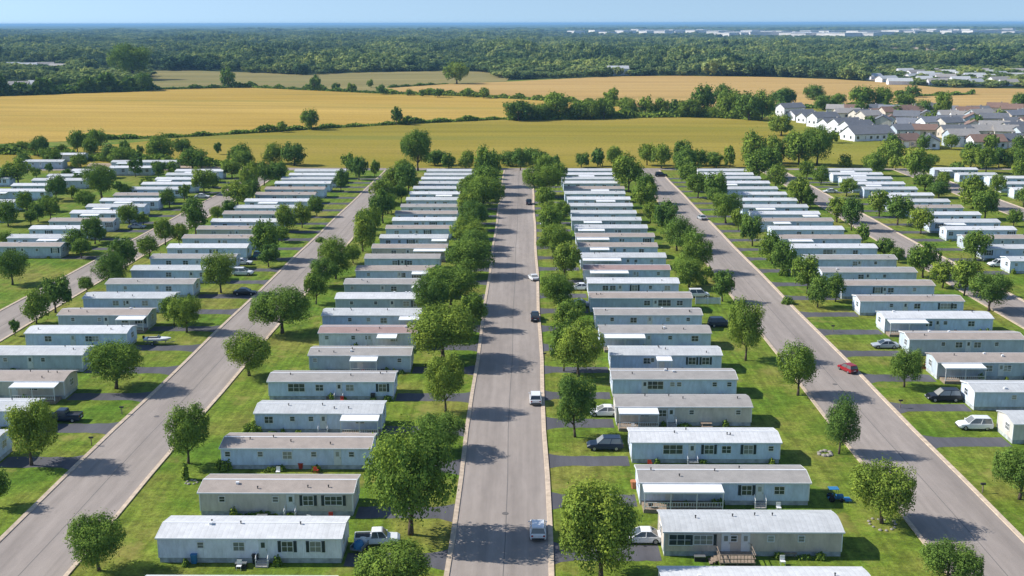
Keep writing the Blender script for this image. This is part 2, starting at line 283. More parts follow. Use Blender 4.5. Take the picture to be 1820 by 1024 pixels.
# ------------------------------------------------------------------ trees
def crown_mesh(name, seed, n_leaf, size, mat, lobes=15, zlo=0.5, zhi=2.0, shape='round', open_=0.0):
    r = np.random.RandomState(seed); Ls = []
    zc, zr = (zlo + zhi) / 2, (zhi - zlo) / 2; skx, sky_ = r.uniform(-.12, .12, 2)
    for k in range(lobes):
        u = r.uniform(-1, 1); ph = 2 * math.pi * ((k * 0.618 + r.uniform(-.08, .08)) % 1); u = -0.85 + 1.75 * (k + 0.5) / lobes + r.uniform(-.1, .1)
        q = math.sqrt(max(0.05, 1 - min(1, abs(u)) ** 2))
        if shape == 'cone': q *= 0.95 - 0.45 * (u + 1) / 2 
        if shape == 'oval': q *= 0.95
        rad_ = r.uniform(0.20, 0.40); d = r.uniform(0.55, 0.86)
        ex_ = r.uniform(0.82, 1.2); Ls.append((q * d * ex_ * math.cos(ph) + skx, q * d * ex_ * math.sin(ph) + sky_, zc + zr * u * 0.78, rad_))
    Ls.append((0, 0, zc + zr * 0.1, 0.5))
    Ls = np.array(Ls); wgt = Ls[:, 3] ** 2; wgt /= wgt.sum()
    idx = r.choice(len(Ls), n_leaf, p=wgt); d = r.normal(size=(n_leaf, 3)); d[:, 2] = d[:, 2] * 0.9 + 0.12; d /= np.linalg.norm(d, axis=1)[:, None]
    rr = Ls[idx, 3] * np.clip(r.normal(0.92, 0.16, n_leaf), 0.35, 1.28)
    # sprays: push some leaves out along random twigs for an uneven outline
    p = Ls[idx, :3] + d * rr[:, None] * np.array([1, 1, 0.85])
    # second order clumps: leaves gather round twig ends
    nc = max(60, n_leaf // 28); ci = r.choice(n_leaf, nc); cc = p[ci]; own = r.randint(0, nc, n_leaf); tight = r.uniform(size=n_leaf) < 0.72
    off = r.normal(size=(n_leaf, 3)) * (0.085 if n_leaf > 5000 else 0.11); p = np.where(tight[:, None], cc[own] + off, p); d = np.where(tight[:, None], d[ci][own] * 0.6 + off / np.linalg.norm(off, axis=1)[:, None] * 0.55, d); idx = np.where(tight, idx[ci][own], idx); cl_t = r.normal(0, 0.13, nc)[own] * tight
    keep = r.uniform(size=n_leaf) > open_ * (np.sin(p[:, 0] * 9 + seed) * np.sin(p[:, 1] * 8 + seed * 2) * np.sin(p[:, 2] * 7) > 0.15)
    p = p[keep]; d = d[keep]; idx = idx[keep]; n_leaf = len(p)
    q = np.percentile(np.hypot(p[:, 0], p[:, 1]), 96.5); p[:, :2] /= q; Ls[:, :2] /= q
    q = np.hypot(p[:, 0], p[:, 1]); p[:, :2] *= (np.where(q > .95, .95 + (q - .95) * .3, q) / np.maximum(q, 1e-6))[:, None]
    q = np.percentile(p[:, 2], 99.3); p[:, 2] = zlo + (p[:, 2] - zlo) * (zhi - zlo) / (q - zlo)
    nrm = d + r.normal(size=(n_leaf, 3)) * 0.36; nrm[:, 2] += 0.25; nrm /= np.linalg.norm(nrm, axis=1)[:, None]
    a = np.cross(nrm, r.normal(size=(n_leaf, 3))); a /= np.linalg.norm(a, axis=1)[:, None]; b = np.cross(nrm, a)
    s = size * r.uniform(0.55, 1.3, n_leaf)[:, None]; asp = r.uniform(0.5, 0.9, n_leaf)[:, None]
    V = np.stack([p - a * s, p - b * s * asp, p + a * s, p + b * s * asp], axis=1).reshape(-1, 3)
    V[:, :2] = np.clip(V[:, :2], -1.25, 1.25); V[:, 2] = np.maximum(V[:, 2], 0.02)
    me = bpy.data.meshes.new(name); me.vertices.add(len(V)); me.vertices.foreach_set('co', V.astype(np.float32).ravel())
    me.loops.add(len(V)); me.loops.foreach_set('vertex_index', np.arange(len(V), dtype=np.int32)); me.polygons.add(n_leaf)
    me.polygons.foreach_set('loop_start', np.arange(0, len(V), 4, dtype=np.int32)); me.update(calc_edges=True)
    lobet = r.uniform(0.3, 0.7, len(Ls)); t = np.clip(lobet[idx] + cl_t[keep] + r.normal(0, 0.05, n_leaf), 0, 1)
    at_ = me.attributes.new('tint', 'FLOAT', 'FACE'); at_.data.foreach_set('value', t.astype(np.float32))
    me.materials.append(mat); me.validate(); return me, Ls
def trunk_mesh(name, seed, Ls, fine=True):
    r = random.Random(seed); mb = MB(); n = 8 if fine else 5; pts = [(0, 0, 0)]; x = y = 0
    for k in range(1, 6): x += r.uniform(-.03, .03); y += r.uniform(-.03, .03); pts.append((x, y, k * 0.26))
    rs = [0.075, 0.052, 0.045, 0.038, 0.028, 0.014]
    for k in range(5): mb.tube(pts[k], pts[k + 1], rs[k], rs[k + 1], n)
    for L in list(Ls)[: (9 if fine else 3)]:
        b = Vector(pts[2]).lerp(Vector(pts[4]), r.uniform(-.3, .8)); e = Vector(L[:3]); m = b.lerp(e, 0.5) + Vector((0, 0, -0.05)); 
        mb.tube(b, m, 0.024, 0.015, 5); mb.tube(m, e, 0.015, 0.006, 4)
    return mb.mesh(name, M['bark'], True)
PROTO = {'near': [], 'mid': [], 'far': []}
for i in range(9):
    sh = ('round', 'oval', 'round', 'cone', 'round', 'oval', 'cone', 'round', 'oval')[i]
    for kind, nl, sz, lb in (('near', 15000, 0.034, 24), ('mid', 4600, 0.064, 20), ('far', 1100, 0.125, 12)):
        cm, Ls = crown_mesh('crown', 40 + i, nl, sz, M['leaf'] , lb, zlo=(0.42, 0.34, 0.46, 0.28, 0.5, 0.38, 0.3, 0.44, 0.36)[i], shape=sh, open_=(0.3, 0.6, 0.2, 0.5, 0.7, 0.35, 0.6, 0.4, 0.25)[i])
        PROTO[kind].append((cm, trunk_mesh('trunk', 60 + i, Ls, kind != 'far')))
big_crown = crown_mesh('crown', 91, 24000, 0.030, M['leaf'], 46, zlo=0.36, shape='oval', open_=0.95); BIG = (big_crown[0], trunk_mesh('trunk', 91, big_crown[1]))
big2 = crown_mesh('crown', 97, 28000, 0.029, M['leaf'], 38, zlo=0.3, shape='round', open_=0.3); BIG2 = (big2[0], trunk_mesh('trunk', 97, big2[1]))
big3 = crown_mesh('crown', 99, 20000, 0.032, M['leaf'], 30, zlo=0.5, shape='round', open_=0.4); BIG3 = (big3[0], trunk_mesh('trunk', 99, big3[1]))
# foot x, foot y, crown width, top y  (photo pixels; unprojected to the ground)
TREES = '''207,691,99,608 56,827,91,716 -5,902,52,838 176,1014,105,917 335,824,79,722 443,668,83,590
792,732,72,634 730,950,155,762,b 778,805,95,735 703,1066,132,972 1028,670,88,572 1022,777,74,668 1068,1034,150,868,c 1325,641,68,537 1002,660,50,570
1418,703,76,611 1491,807,62,700 1567,930,112,823 1695,1042,105,966 1607,688,61,621 1812,888,98,800
33,328,48,283 65,316,18,298 87,309,15,291 101,357,37,312 48,381,34,341 15,402,40,357 55,400,28,374 84,376,30,348 128,352,26,330 140,330,24,308 238,352,28,330 262,338,26,314 20,440,30,412 176,430,26,404 10,330,30,300 120,318,22,300 255,400,26,378 68,394,30,360 90,390,34,352 154,370,38,338 181,352,60,292 213,345,24,323
241,315,26,278 282,316,28,287 307,315,26,287 379,334,28,307 299,369,31,335 325,356,21,328 422,366,53,323 446,345,36,290
348,416,45,352 386,394,27,367 217,404,40,364 162,434,43,386 116,450,44,407 22,506,60,445 294,436,35,390 318,436,34,397 266,456,42,419 224,480,48,422
208,495,28,450 154,520,28,492 99,556,56,492 65,575,48,514 23,597,19,568 393,521,60,449 283,578,48,527 332,591,62,528
455,330,34,288 450,355,36,320 496,330,36,290 616,300,25,270 638,320,31,280 671,316,19,285 606,341,29,302 725,345,45,293 868,332,46,262 713,360,28,328
563,385,30,349 537,405,33,361 490,412,38,364 501,430,32,402 468,462,53,393 681,397,45,338 660,418,40,368 645,447,46,380 628,468,31,434 597,496,60,423 562,541,41,484 502,592,104,515
815,365,44,316 858,374,72,314 846,410,58,357 833,442,68,393 836,492,86,426 800,550,100,482 788,642,128,545 862,345,50,295 842,585,50,520
868,300,30,268 925,303,36,259 961,312,34,270 983,302,26,275 965,350,74,295 1000,330,30,290 970,375,36,333 974,390,33,358 983,457,62,400 1004,497,55,433 992,552,66,488 1004,595,50,540
1117,342,55,275 1152,362,40,310 1156,395,30,360 1185,416,46,358 1203,446,62,385 1236,484,60,410 1255,500,22,474 1284,536,41,482
1222,328,35,290 1240,352,44,308 1268,360,46,306 1290,397,58,342 1312,410,24,372 1337,437,42,380
1378,335,40,292 1433,320,30,286 1459,328,29,294 1421,370,45,315 1440,372,24,340 1487,395,46,350 1513,410,40,352 1532,432,26,398 1372,470,46,412 1392,488,44,428 1434,522,55,455 1453,546,43,490 1494,536,34,487
1595,400,50,347 1636,416,46,369 1740,463,50,411 1571,458,40,423 1597,467,28,440 1640,494,56,432 1715,526,52,460 1771,553,75,485
1644,340,42,313 1690,337,28,305 1668,352,40,322 1729,370,52,312 1750,390,48,338 1770,348,30,311 1801,403,29,372 1806,368,32,330 1812,328,30,285
68,278,35,238 40,270,28,250 20,272,24,252 138,272,36,228 172,266,38,226 162,278,34,242 195,287,40,253 226,282,22,246 249,276,15,256 285,286,52,235 325,275,36,243 343,300,55,258 387,275,15,251 430,292,46,252 484,291,38,251 523,294,46,250 110,276,24,254
406,156,24,122 253,162,30,130 235,142,70,88 560,161,19,134 597,162,15,149 624,164,17,149 659,156,12,143 676,168,15,151 812,149,40,110 554,231,37,191 501,235,19,214 705,222,20,190 726,222,21,209 743,304,61,233
727,170,12,160 750,171,12,161 778,173,20,159 831,173,11,160 860,175,19,157 798,300,26,270 828,300,30,264
921,215,46,181 958,213,36,184 990,212,42,164 1030,212,34,180 1050,212,34,180 1073,211,35,172 1086,188,25,156 1105,196,22,173 1122,207,27,175 1148,207,26,171 1172,207,30,175 1199,205,22,177 1228,208,40,176 1252,206,38,149 1285,202,37,149 1299,209,42,158 1331,214,44,163 1354,212,36,160
1033,298,27,269 1062,296,26,260 1090,298,31,256 1150,294,35,251 1175,299,38,252 1210,294,40,246 1216,306,40,265 1242,300,35,262 1269,298,19,276 1297,298,25,253 1335,294,50,228 1348,320,50,268
1480,254,24,230 1545,232,22,204 1588,262,26,234 1592,214,20,188 1650,226,22,196 1690,266,28,236 1735,232,24,202 1760,266,26,236 1775,222,22,194 1812,268,28,238 1640,266,24,238 1530,205,20,182 1388,190,43,156 1447,178,34,152 1489,188,27,167 1533,194,45,153 1565,194,34,154 1465,196,34,180 1608,193,34,176 1641,212,32,178 1672,211,29,162 1622,173,26,162 1812,196,28,165
1388,241,46,200 1372,290,40,236 1420,292,56,228 1452,294,62,226 1500,297,26,272 1366,316,44,262 1547,302,34,272 1558,312,34,270 1592,302,24,273 1625,328,52,264
1725,289,37,249 1752,308,40,262 1775,298,32,259 1797,298,30,259 1818,306,34,262 1700,312,26,288 1130,330,24,300 1405,262,30,232'''.split()
COLX = [(-131, -112.6, -124, -107), (-86.5, -67, -81.3, -63), (-37, -19.3, -34.6, -17.6), (12.9, 32, 12.5, 31), (64, 85.3, 61.3, 78.6), (107, 128, 105, 123)]
def strip(p):
    x, y = p.x, p.y
    if y > 418: return None
    if x < lerpY(-108, -104, y): return 'among homes left of the outer left road', 'front'
    if x < lerpY(-76, -72, y): return 'along the outer left road', 'front'
    if x < lerpY(-52, -48, y): return 'on lawn left of the left road', 'front'
    if x < lerpY(-28, -26, y): return 'on lawn right of the left road', 'front'
    if x < -2.5: return 'on left verge of the middle road', 'front'
    if x < 22: return 'on right verge of the middle road', 'front'
    if x < 47: return 'on left verge of the right road', 'front'
    if x < 72: return 'on right verge of the right road', 'front'
    if x < 96: return 'on left verge of the outer right road', 'front'
    if x < 117: return 'on right verge of the outer right road', 'front'
    return 'among homes right of the outer right road', 'front'
def far_strip(px, py):
    if py < 180 and px < 700: return 'in the hedge between golden and dull fields'
    if py < 180 and px < 900: return 'in the hedge below the tan field'
    if py < 240 and px < 750: return 'in the hedge between golden and olive fields'
    if py < 218 and px < 1380: return 'in the tree belt behind the olive field'
    if py < 245: return 'round the suburb of grey-roofed houses'
    if px < 560: return 'behind the far end of the left rows'
    if px < 1110: return 'at the end of the middle road'
    if px < 1400: return 'behind the far end of the right rows'
    return 'on the rough grass before the suburb'
def solve_height(p, a, M_, phi):
    c, s_ = math.cos(phi), math.sin(phi); H = M_
    for _ in range(30):
        H = max(0.4 * a, (M_ - math.sqrt((0.37 * H * c) ** 2 + (a * s_) ** 2)) / (0.63 * c)) * 0.5 + H * 0.5
    return H
tree_list = []
for it in TREES:
    q = it.split(','); x, yb, wd, top = map(float, q[:4]); p = at(x, yb)
    if p.y < 418:      # keep trunks out of homes and off the roads
        for a, b, c, d in COLX:
            l_, r_ = lerpY(a, c, p.y) - 1.3, lerpY(b, d, p.y) + 1.3
            if l_ < p.x < r_: p.x = l_ if p.x - l_ < r_ - p.x else r_
        for nm, a, b, c, d in ROADS:
            l_, r_ = lerpY(a, c, p.y) - 1.1, lerpY(b, d, p.y) + 1.1
            if l_ < p.x < r_: p.x = l_ if p.x - l_ < r_ - p.x else r_
    z = proj(p)[2]; s = F_PX / z; a = wd / 2 / s; phi = math.atan2(CAM_H, p.y)
    a *= 1.14 if yb < 225 else 1.0; H = solve_height(p, a, (yb - top + (3 if yb < 225 else 0)) / s, phi); H = max(1.5 * a, min(3.4 * a, H)); H = max(H, 1.2)
    tree_list.append(dict(p=p, a=a, H=H, px=wd, x=x, y=yb, k=q[4] if len(q) > 4 else '', st=strip(p)))
rv = random.Random(77)
def extra(X, Y, a, H):
    if any((t['p'].x - X) ** 2 + (t['p'].y - Y) ** 2 < (0.88 * (a + t['a'])) ** 2 for t in tree_list): return
    p = Vector((X, Y, 0)); z = proj(p)[2]; tree_list.append(dict(p=p, a=a, H=H, px=2 * a * F_PX / z, x=proj(p)[0], y=proj(p)[1], k='', st=strip(p)))
Y = 172
while Y < 415:
    for X in (rv.choice([-17.0, -12.5, -14.5]),): a = rv.uniform(2.4, 3.9); extra(X + rv.uniform(-1.5, 1.2), Y, a, a * rv.uniform(1.7, 2.3))
    Y += rv.uniform(8, 12)
Y = 200
while Y < 415:
    a = rv.uniform(2.3, 3.8); extra(rv.uniform(5.5, 10.5), Y, a, a * rv.uniform(1.8, 2.4)); Y += rv.uniform(16, 26)
for Xs, Y0, st_ in (((-44, -39), 230, 13), ((34, 39), 230, 13), ((55, 59), 250, 20), ((-64, -58), 250, 20), ((83, 88), 230, 16), ((101, 105), 260, 22), ((-90, -85), 230, 15), ((-107, -103), 260, 20)):
    Y = Y0
    while Y < 412: a = rv.uniform(2.2, 3.9); extra(rv.uniform(*Xs), Y, a, a * rv.uniform(1.7, 2.3)); Y += st_ * rv.uniform(1.2, 2.4)
for x in range(-10, 1830, 26):
    if rv.random() < .55 and not 560 < x < 700: p = at(x + rv.uniform(-8, 8), rv.uniform(293, 299)); a = rv.uniform(3, 5.5); extra(p.x, p.y, a, a * rv.uniform(1.4, 2.0))
groups = {}
for t in tree_list:
    key = t['st'][0] if t['st'] else far_strip(t['x'], t['y']); groups.setdefault(key, []).append(t)
med = sorted(t['a'] for t in tree_list)
FAR_CROWNS = []
for key, ts in groups.items():
    near = ts[0]['st'] is not None
    ts.sort(key=lambda t: t['p'].y if near else t['x'])
    for i, t in enumerate(ts):
        q = t['H'] / (2 * t['a']); sz = 'big' if t['a'] > 4.6 else 'small' if t['a'] < 2.4 else ''
        form = 'tall narrow' if q > 1.25 else 'broad' if q < 0.86 else 'round'
        nmk = 'tree' if t['H'] > 3.2 else 'shrub'
        lab = f"{sz + ' ' if sz else ''}{form} {nmk} {key}, {ordw(i + 1)} from {'front' if near else 'left'}"
        e = bpy.data.objects.new('broadleaf_tree' if nmk == 'tree' else 'round_shrub', None); C.objects.link(e); e.location = t['p']
        e.rotation_euler = (rad(R.uniform(-3, 3)), rad(R.uniform(-3, 3)), R.uniform(0, 6.28))
        tag(e, lab, nmk, 'trees ' + key)
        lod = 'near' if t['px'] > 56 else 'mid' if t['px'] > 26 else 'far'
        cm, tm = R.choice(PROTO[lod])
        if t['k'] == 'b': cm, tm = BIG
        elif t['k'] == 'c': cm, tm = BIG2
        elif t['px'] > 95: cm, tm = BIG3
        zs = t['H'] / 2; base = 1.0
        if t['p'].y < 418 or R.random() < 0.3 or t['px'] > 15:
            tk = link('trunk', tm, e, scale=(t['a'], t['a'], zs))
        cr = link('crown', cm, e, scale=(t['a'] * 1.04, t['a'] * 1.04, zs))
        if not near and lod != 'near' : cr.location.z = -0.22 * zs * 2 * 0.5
        if lod == 'far' and len(FAR_CROWNS) < 4: FAR_CROWNS.append(cr)
# ------------------------------------------------------------------ mobile homes
DEP, EAVE, RISE, SK = 4.9, 2.75, 0.5, 0.55
def roof_prof(d, over=0.22, bow=False, th=0.1, rise=RISE):
    hw = d / 2 + over; n = 8 if bow else 2; top = []
    for i in range(n + 1):
        y = -hw + 2 * hw * i / n; q = abs(y) / hw
        top.append((y, EAVE + rise * (1 - (q ** 1.5 if bow else q)) + th))
    return top + [(y, z - th) for y, z in top[::-1]]
WIN = {}
def win_meshes():
    def pane(wd, ht, nx):
        m = MB()
        m.box((0, -0.02, 0), (wd, 0.05, ht)); return m.mesh('window', M['glass'])
    def frame(wd, ht, nx):
        m = MB(); t = 0.07
        m.box((0, -0.035, ht / 2 + t / 2), (wd + 2 * t, 0.09, t)); m.box((0, -0.035, -ht / 2 - t / 2), (wd + 2 * t, 0.11, t))
        m.box((-wd / 2 - t / 2, -0.035, 0), (t, 0.085, ht)); m.box((wd / 2 + t / 2, -0.035, 0), (t, 0.085, ht))
        for k in range(1, nx): m.box((-wd / 2 + wd * k / nx, -0.045, 0), (0.05, 0.07, ht - 0.01))
        m.box((0, -0.047, 0), (wd - 0.01, 0.06, 0.04)); return m.mesh('window_frame', M['trim'])
    for k, (a, b, n) in dict(s=(0.6, 0.6, 1), m=(1.1, 0.9, 2), w=(1.1, 1.1, 2), t=(1.9, 1.0, 3), b=(2.4, 1.15, 3)).items():
        WIN[k] = (pane(a, b, n), frame(a, b, n), a, b)
win_meshes()
SHUT = MB().box((0, -0.03, 0), (0.32, 0.07, 1.22)).box((0, -0.07, 0), (0.22, 0.02, 1.08)).mesh('shutter', M['shut'])
DOOR = MB().box((0, -0.03, 0), (0.92, 0.07, 2.0)).box((0, -0.07, 0.45), (0.5, 0.02, 0.7)).mesh('door', M['door'])
DGLASS = MB().box((0, -0.085, 0.45), (0.4, 0.02, 0.58)).mesh('door_glass', M['glass'])
HAND = MB().box((0.36, -0.1, -0.05), (0.06, 0.07, 0.16)).mesh('handle', M['metal'])
VENT = MB().tube((0, 0, -0.05), (0, 0, 0.24), 0.06, 0.06, 8).tube((0, 0, 0.24), (0, 0, 0.3), 0.11, 0.08, 8).mesh('roof_vent', M['dark'])
VENT2 = MB().box((0, 0, 0.1), (0.3, 0.3, 0.2)).box((0, 0, 0.22), (0.36, 0.36, 0.04)).mesh('roof_vent', M['trim'])
CORN = MB().box((0, 0, (SK + EAVE) / 2), (0.12, 0.12, EAVE - SK - 0.02)).mesh('corner_trim', M['trim'])
def steps_mesh():
    m = MB()
    for k in range(3): m.box((0, -0.3 - 0.3 * k, 0.5 - 0.18 * k - 0.09), (1.3, 0.31, 0.16)); m.box((0, -0.3 - 0.3 * k, (0.41 - 0.18 * k) / 2 - 0.02), (1.2, 0.27, max(0.05, 0.36 - 0.18 * k)))
    return m.mesh('steps', M['conc'])
def rail_mesh():
    m = MB()
    for sx in (-0.62, 0.62):
        for y, z in ((-0.2, 0.5), (-1.0, 0.05)): m.box((sx, y, z + 0.45), (0.06, 0.06, 0.95))
        m.tube((sx, -0.2, 1.42), (sx, -1.02, 0.97), 0.035, n=5); m.tube((sx, -0.2, 1.0), (sx, -1.02, 0.55), 0.025, n=4)
    return m.mesh('railing', M['trim'])
STEPS, RAIL = steps_mesh(), rail_mesh()
def bow_end_wall(d):
    pr = roof_prof(d, 0, True, 0.0)[:9]; return pr
ACU = None
def make_home(p, L, roof, wall, bow, feats, ww, lab, grp, detail, rndm):
    e = bpy.data.objects.new('mobile_home', None); C.objects.link(e); e.location = p
    tag(e, lab, 'mobile home', grp)
    d = DEP; hw = d / 2; h = L / 2
    if bow: prof = [(-hw, SK), (hw, SK), (hw, EAVE)] + [(y * hw / (hw + 0.22), z) for y, z in roof_prof(d, 0.22, True, -0.02)[1:8][::-1]] + [(-hw, EAVE)]
    else: prof = [(-hw, SK), (hw, SK), (hw, EAVE + 0.03), (0, EAVE + RISE - 0.02), (-hw, EAVE + 0.03)]
    build('wall', MB().prism(prof, -h, h), M[wall], e)
    sk = MB().box((0, 0, SK / 2 - 0.03), (L - 0.08, d - 0.08, SK + 0.05))
    build('skirting', sk, M['skirt'], e)
    rf = build('roof', MB().prism(roof_prof(d, 0.22, bow), -h - 0.18, h + 0.18), M[roof], e, smooth=False)
    tr = MB(); hwo = hw + 0.22
    for sy in (-1, 1): tr.box((0, sy * (hwo + 0.035), EAVE + 0.035), (L + 0.42, 0.07, 0.15))
    if not bow:
        for sx in (-1, 1):
            X = sx * (h + 0.2)
            for sy in (-1, 1):
                tr.add([(X - 0.02, 0, EAVE + RISE - 0.06), (X + 0.02, 0, EAVE + RISE - 0.06), (X + 0.02, 0, EAVE + RISE + 0.115), (X - 0.02, 0, EAVE + RISE + 0.115),
                        (X - 0.02, sy * hwo, EAVE - 0.06), (X + 0.02, sy * hwo, EAVE - 0.06), (X + 0.02, sy * hwo, EAVE + 0.115), (X - 0.02, sy * hwo, EAVE + 0.115)],
                       [(0, 1, 2, 3), (4, 5, 6, 7), (0, 1, 5, 4), (3, 2, 6, 7), (1, 2, 6, 5), (0, 3, 7, 4)])
        tr.box((0, 0, EAVE + RISE + 0.1), (L + 0.3, 0.22, 0.04))
    build('roof_trim', tr, M['trim'], e)
    if detail:
        for sx in (-1, 1):
            for sy in (-1, 1): link('corner_trim', CORN, e, (sx * h, sy * hw, 0))
    for k in range({2: 4, 1: 2, 0: 1}[detail]):
        vx = rndm.uniform(-h + 1, h - 1); vy = rndm.uniform(-hw * 0.75, hw * 0.45); z = EAVE + (RISE * (1 - (abs(vy) / hwo) ** (1.5 if bow else 1))) + 0.1
        link('roof_vent', VENT2 if rndm.random() < 0.12 else VENT, rf, (vx, vy, z))
    def lx(px): return (px - ww[0]) / (ww[1] - ww[0]) * L - h
    for ft in feats:
        k = ft[0]
        if k == 'A':
            a, b = ft[1:].split('-'); a, b = lx(float(a)), lx(float(b)); a = max(a, -h); b = min(b, h); dp = 2.3
            aw = MB().add([(a, -hw - 0.02, EAVE - 0.12), (b, -hw - 0.02, EAVE - 0.12), (b, -hw - dp, EAVE - 0.32), (a, -hw - dp, EAVE - 0.32),
                           (a, -hw - 0.02, EAVE - 0.04), (b, -hw - 0.02, EAVE - 0.04), (b, -hw - dp, EAVE - 0.2), (a, -hw - dp, EAVE - 0.2)],
                          [(0, 1, 2, 3), (4, 5, 6, 7), (0, 1, 5, 4), (1, 2, 6, 5), (2, 3, 7, 6), (3, 0, 4, 7)])
            aw.box(((a + b) / 2, -hw - dp + 0.03, EAVE - 0.27), (b - a + 0.04, 0.1, 0.2))
            ao = build('awning', aw, M['awn'], e); npost = max(2, int((b - a) / 2.4) + 1)
            if detail:
                for q in range(npost):
                    X = a + 0.1 + (b - a - 0.2) * q / (npost - 1)
                    build('post', MB().box((X, -hw - dp + 0.12, (EAVE - 0.3) / 2), (0.09, 0.09, EAVE - 0.34)), M['trim'], ao)
                build('deck', MB().box(((a + b) / 2, -hw - dp / 2, 0.22), (b - a, dp - 0.1, 0.44)), M['wood'], e)
                rl = MB(); 
                for zz in (0.75, 1.25): rl.box(((a + b) / 2, -hw - dp + 0.12, zz), (b - a - 0.2, 0.05, 0.06))
                for q in range(int((b - a) / 0.3)): rl.box((a + 0.25 + q * 0.3, -hw - dp + 0.12, 1.0), (0.04, 0.035, 0.5))
                build('railing', rl, M['trim'], e)
        elif k == 'K':                                        # open deck with railings
            a, b = ft[1:].split('-'); a, b = lx(float(a)), lx(float(b)); dp = 2.6
            dk = MB().box(((a + b) / 2, -hw - dp / 2, 0.5), (b - a, dp, 0.12)); 
            for q in range(3):
                for r_ in (-hw - dp + 0.1, -hw - 0.3): dk.box((a + 0.1 + (b - a - 0.2) * q / 2, r_, 0.21), (0.12, 0.12, 0.46))
            for q in range(3): dk.box((a - 0.2 - 0.28 * q, -hw - dp / 2, 0.42 - 0.16 * q), (0.3, 1.3, 0.1))
            build('deck', dk, M['wood'], e); rl = MB()
            for X in (a, b):
                for zz in (0.95, 1.4): rl.box((X, -hw - dp / 2, zz), (0.06, dp, 0.06))
            for zz in (0.95, 1.4): rl.box(((a + b) / 2, -hw - dp + 0.05, zz), (b - a, 0.06, 0.07))
            for q in range(int((b - a) / 0.35) + 1): rl.box((a + q * 0.35, -hw - dp + 0.05, 1.0), (0.05, 0.05, 0.85))
            build('railing', rl, M['wood'], e)
        elif k == 'B':                                        # foundation shrubs are things of their own
            continue
        else:
            X = lx(float(ft[1:]));
            if abs(X) > h - 0.5: continue
            if k == 'd' or k == 'D':
                o = link('door', DOOR, e, (X, -hw, SK + 1.03)); link('door_glass', DGLASS, o)
                if detail > 1: link('handle', HAND, o)
                if k == 'D' and detail:
                    s_ = link('steps', STEPS, e, (X, -hw, 0)); link('railing', RAIL, s_)
            else:
                sh = k in 'wt'; gm_, fm, a, b = WIN[k]
                o = link('window', gm_, e, (X, -hw, 1.85 if k != 's' else 2.0)); 
                link('window_frame', fm, o)
                if sh and detail:
                    for sg in (-1, 1): link('shutter', SHUT, o, (sg * (a / 2 + 0.26), 0, 0))
    # gable windows on the end faces
    for sg in (-1, 1):
        if detail:
            gm_, fm, a, b = WIN['m']; o = link('window', gm_, e, (sg * h, rndm.choice([-0.7, 0.3, 0.6]), 1.85), sg * math.pi / 2); link('window_frame', fm, o)
    if detail == 2 and rndm.random() < 0.7:
        ac = MB().box((0, 0, 0.45), (0.8, 0.7, 0.8)); ac.tube((0, 0, 0.85), (0, 0, 0.9), 0.3, 0.3, 10)
        build('air_conditioner', ac, M['metal'], e, (rndm.uniform(-h * 0.5, h * 0.5), hw + 0.7, 0))
    return e
RN = {'r_white': 'white', 'r_light': 'light grey', 'r_grey': 'grey', 'r_tan': 'tan', 'r_red': 'reddish brown'}
WN = {'w_white': 'white', 'w_blue': 'sky-tinted blue', 'w_beige': 'beige', 'w_grey': 'grey', 'w_tan': 'tan'}
auto = object()
HOMES = {}
def H(col, top, roof, wall, feats='', xl=None, xr=None, bow=None): HOMES.setdefault(col, []).append((top, roof, wall, feats.split(), xl, xr, bow))
# row C, just left of the middle road
H('C', 1024, 'r_white', 'w_white', 's300', 225, 600)
H('C', 918, 'r_white', 'w_white', 's357 m425 D468 w511 w561', 275, 621, False)
H('C', 843.5, 'r_tan', 'w_beige', 's395 s490 D517 w548 t593', 350, 640, False)
H('C', 770, 'r_tan', 'w_blue', 's405 s463 m511 s558 d600 s625', 389, 669, False)
H('C', 712, 'r_light', 'w_blue', 'm478 s520 s553 D575 A609-676 m640', 450, 687, False)
H('C', 659, 'r_grey', 'w_blue', 'b527 m568 D603 m622 w680', 474, 707, False)
H('C', 615, 'r_grey', 'w_grey', 's560 d640 s710 A625-673', 547, 736, False)
H('C', 577.5, 'r_red', 'w_white', 's581 s628 s653 m700 A672-707', 565, 746, False)
H('C', 547.5, 'r_light', 'w_blue', 's622 s655 m682 A711-752 d725', 571, 752, False)
H('C', 519.5, 'r_white', 'w_grey', 's625 s668 d697 m722 w740')
H('C', 494.5, 'r_grey', 'w_grey', 's626 d680 m700 A733-757'); H('C', 471.6, 'r_tan', 'w_blue', 's655 m716 w740 A733-790')
H('C', 451, 'r_grey', 'w_blue', 'm702 w715 m728'); H('C', 433.4, 'r_tan', 'w_beige', 'm700 A736-793'); H('C', 416.3, 'r_light', 'w_blue', 'm690 s710 w730 A768-800')
H('C', 399.9, 'r_tan', 'w_blue', 'm705 s730 w760'); H('C', 386, 'r_white', 'w_blue', 'm740 w770 s790')
for t, r_, w_ in ((374.2, 'r_tan', 'w_blue'), (362.3, 'r_grey', 'w_white'), (350.3, 'r_light', 'w_blue'), (340, 'r_white', 'w_blue'), (330.5, 'r_light', 'w_grey'), (321.8, 'r_light', 'w_blue'), (314, 'r_white', 'w_blue'), (307, 'r_light', 'w_blue'), (300.2, 'r_light', 'w_white')): H('C', t, r_, w_, 'auto')
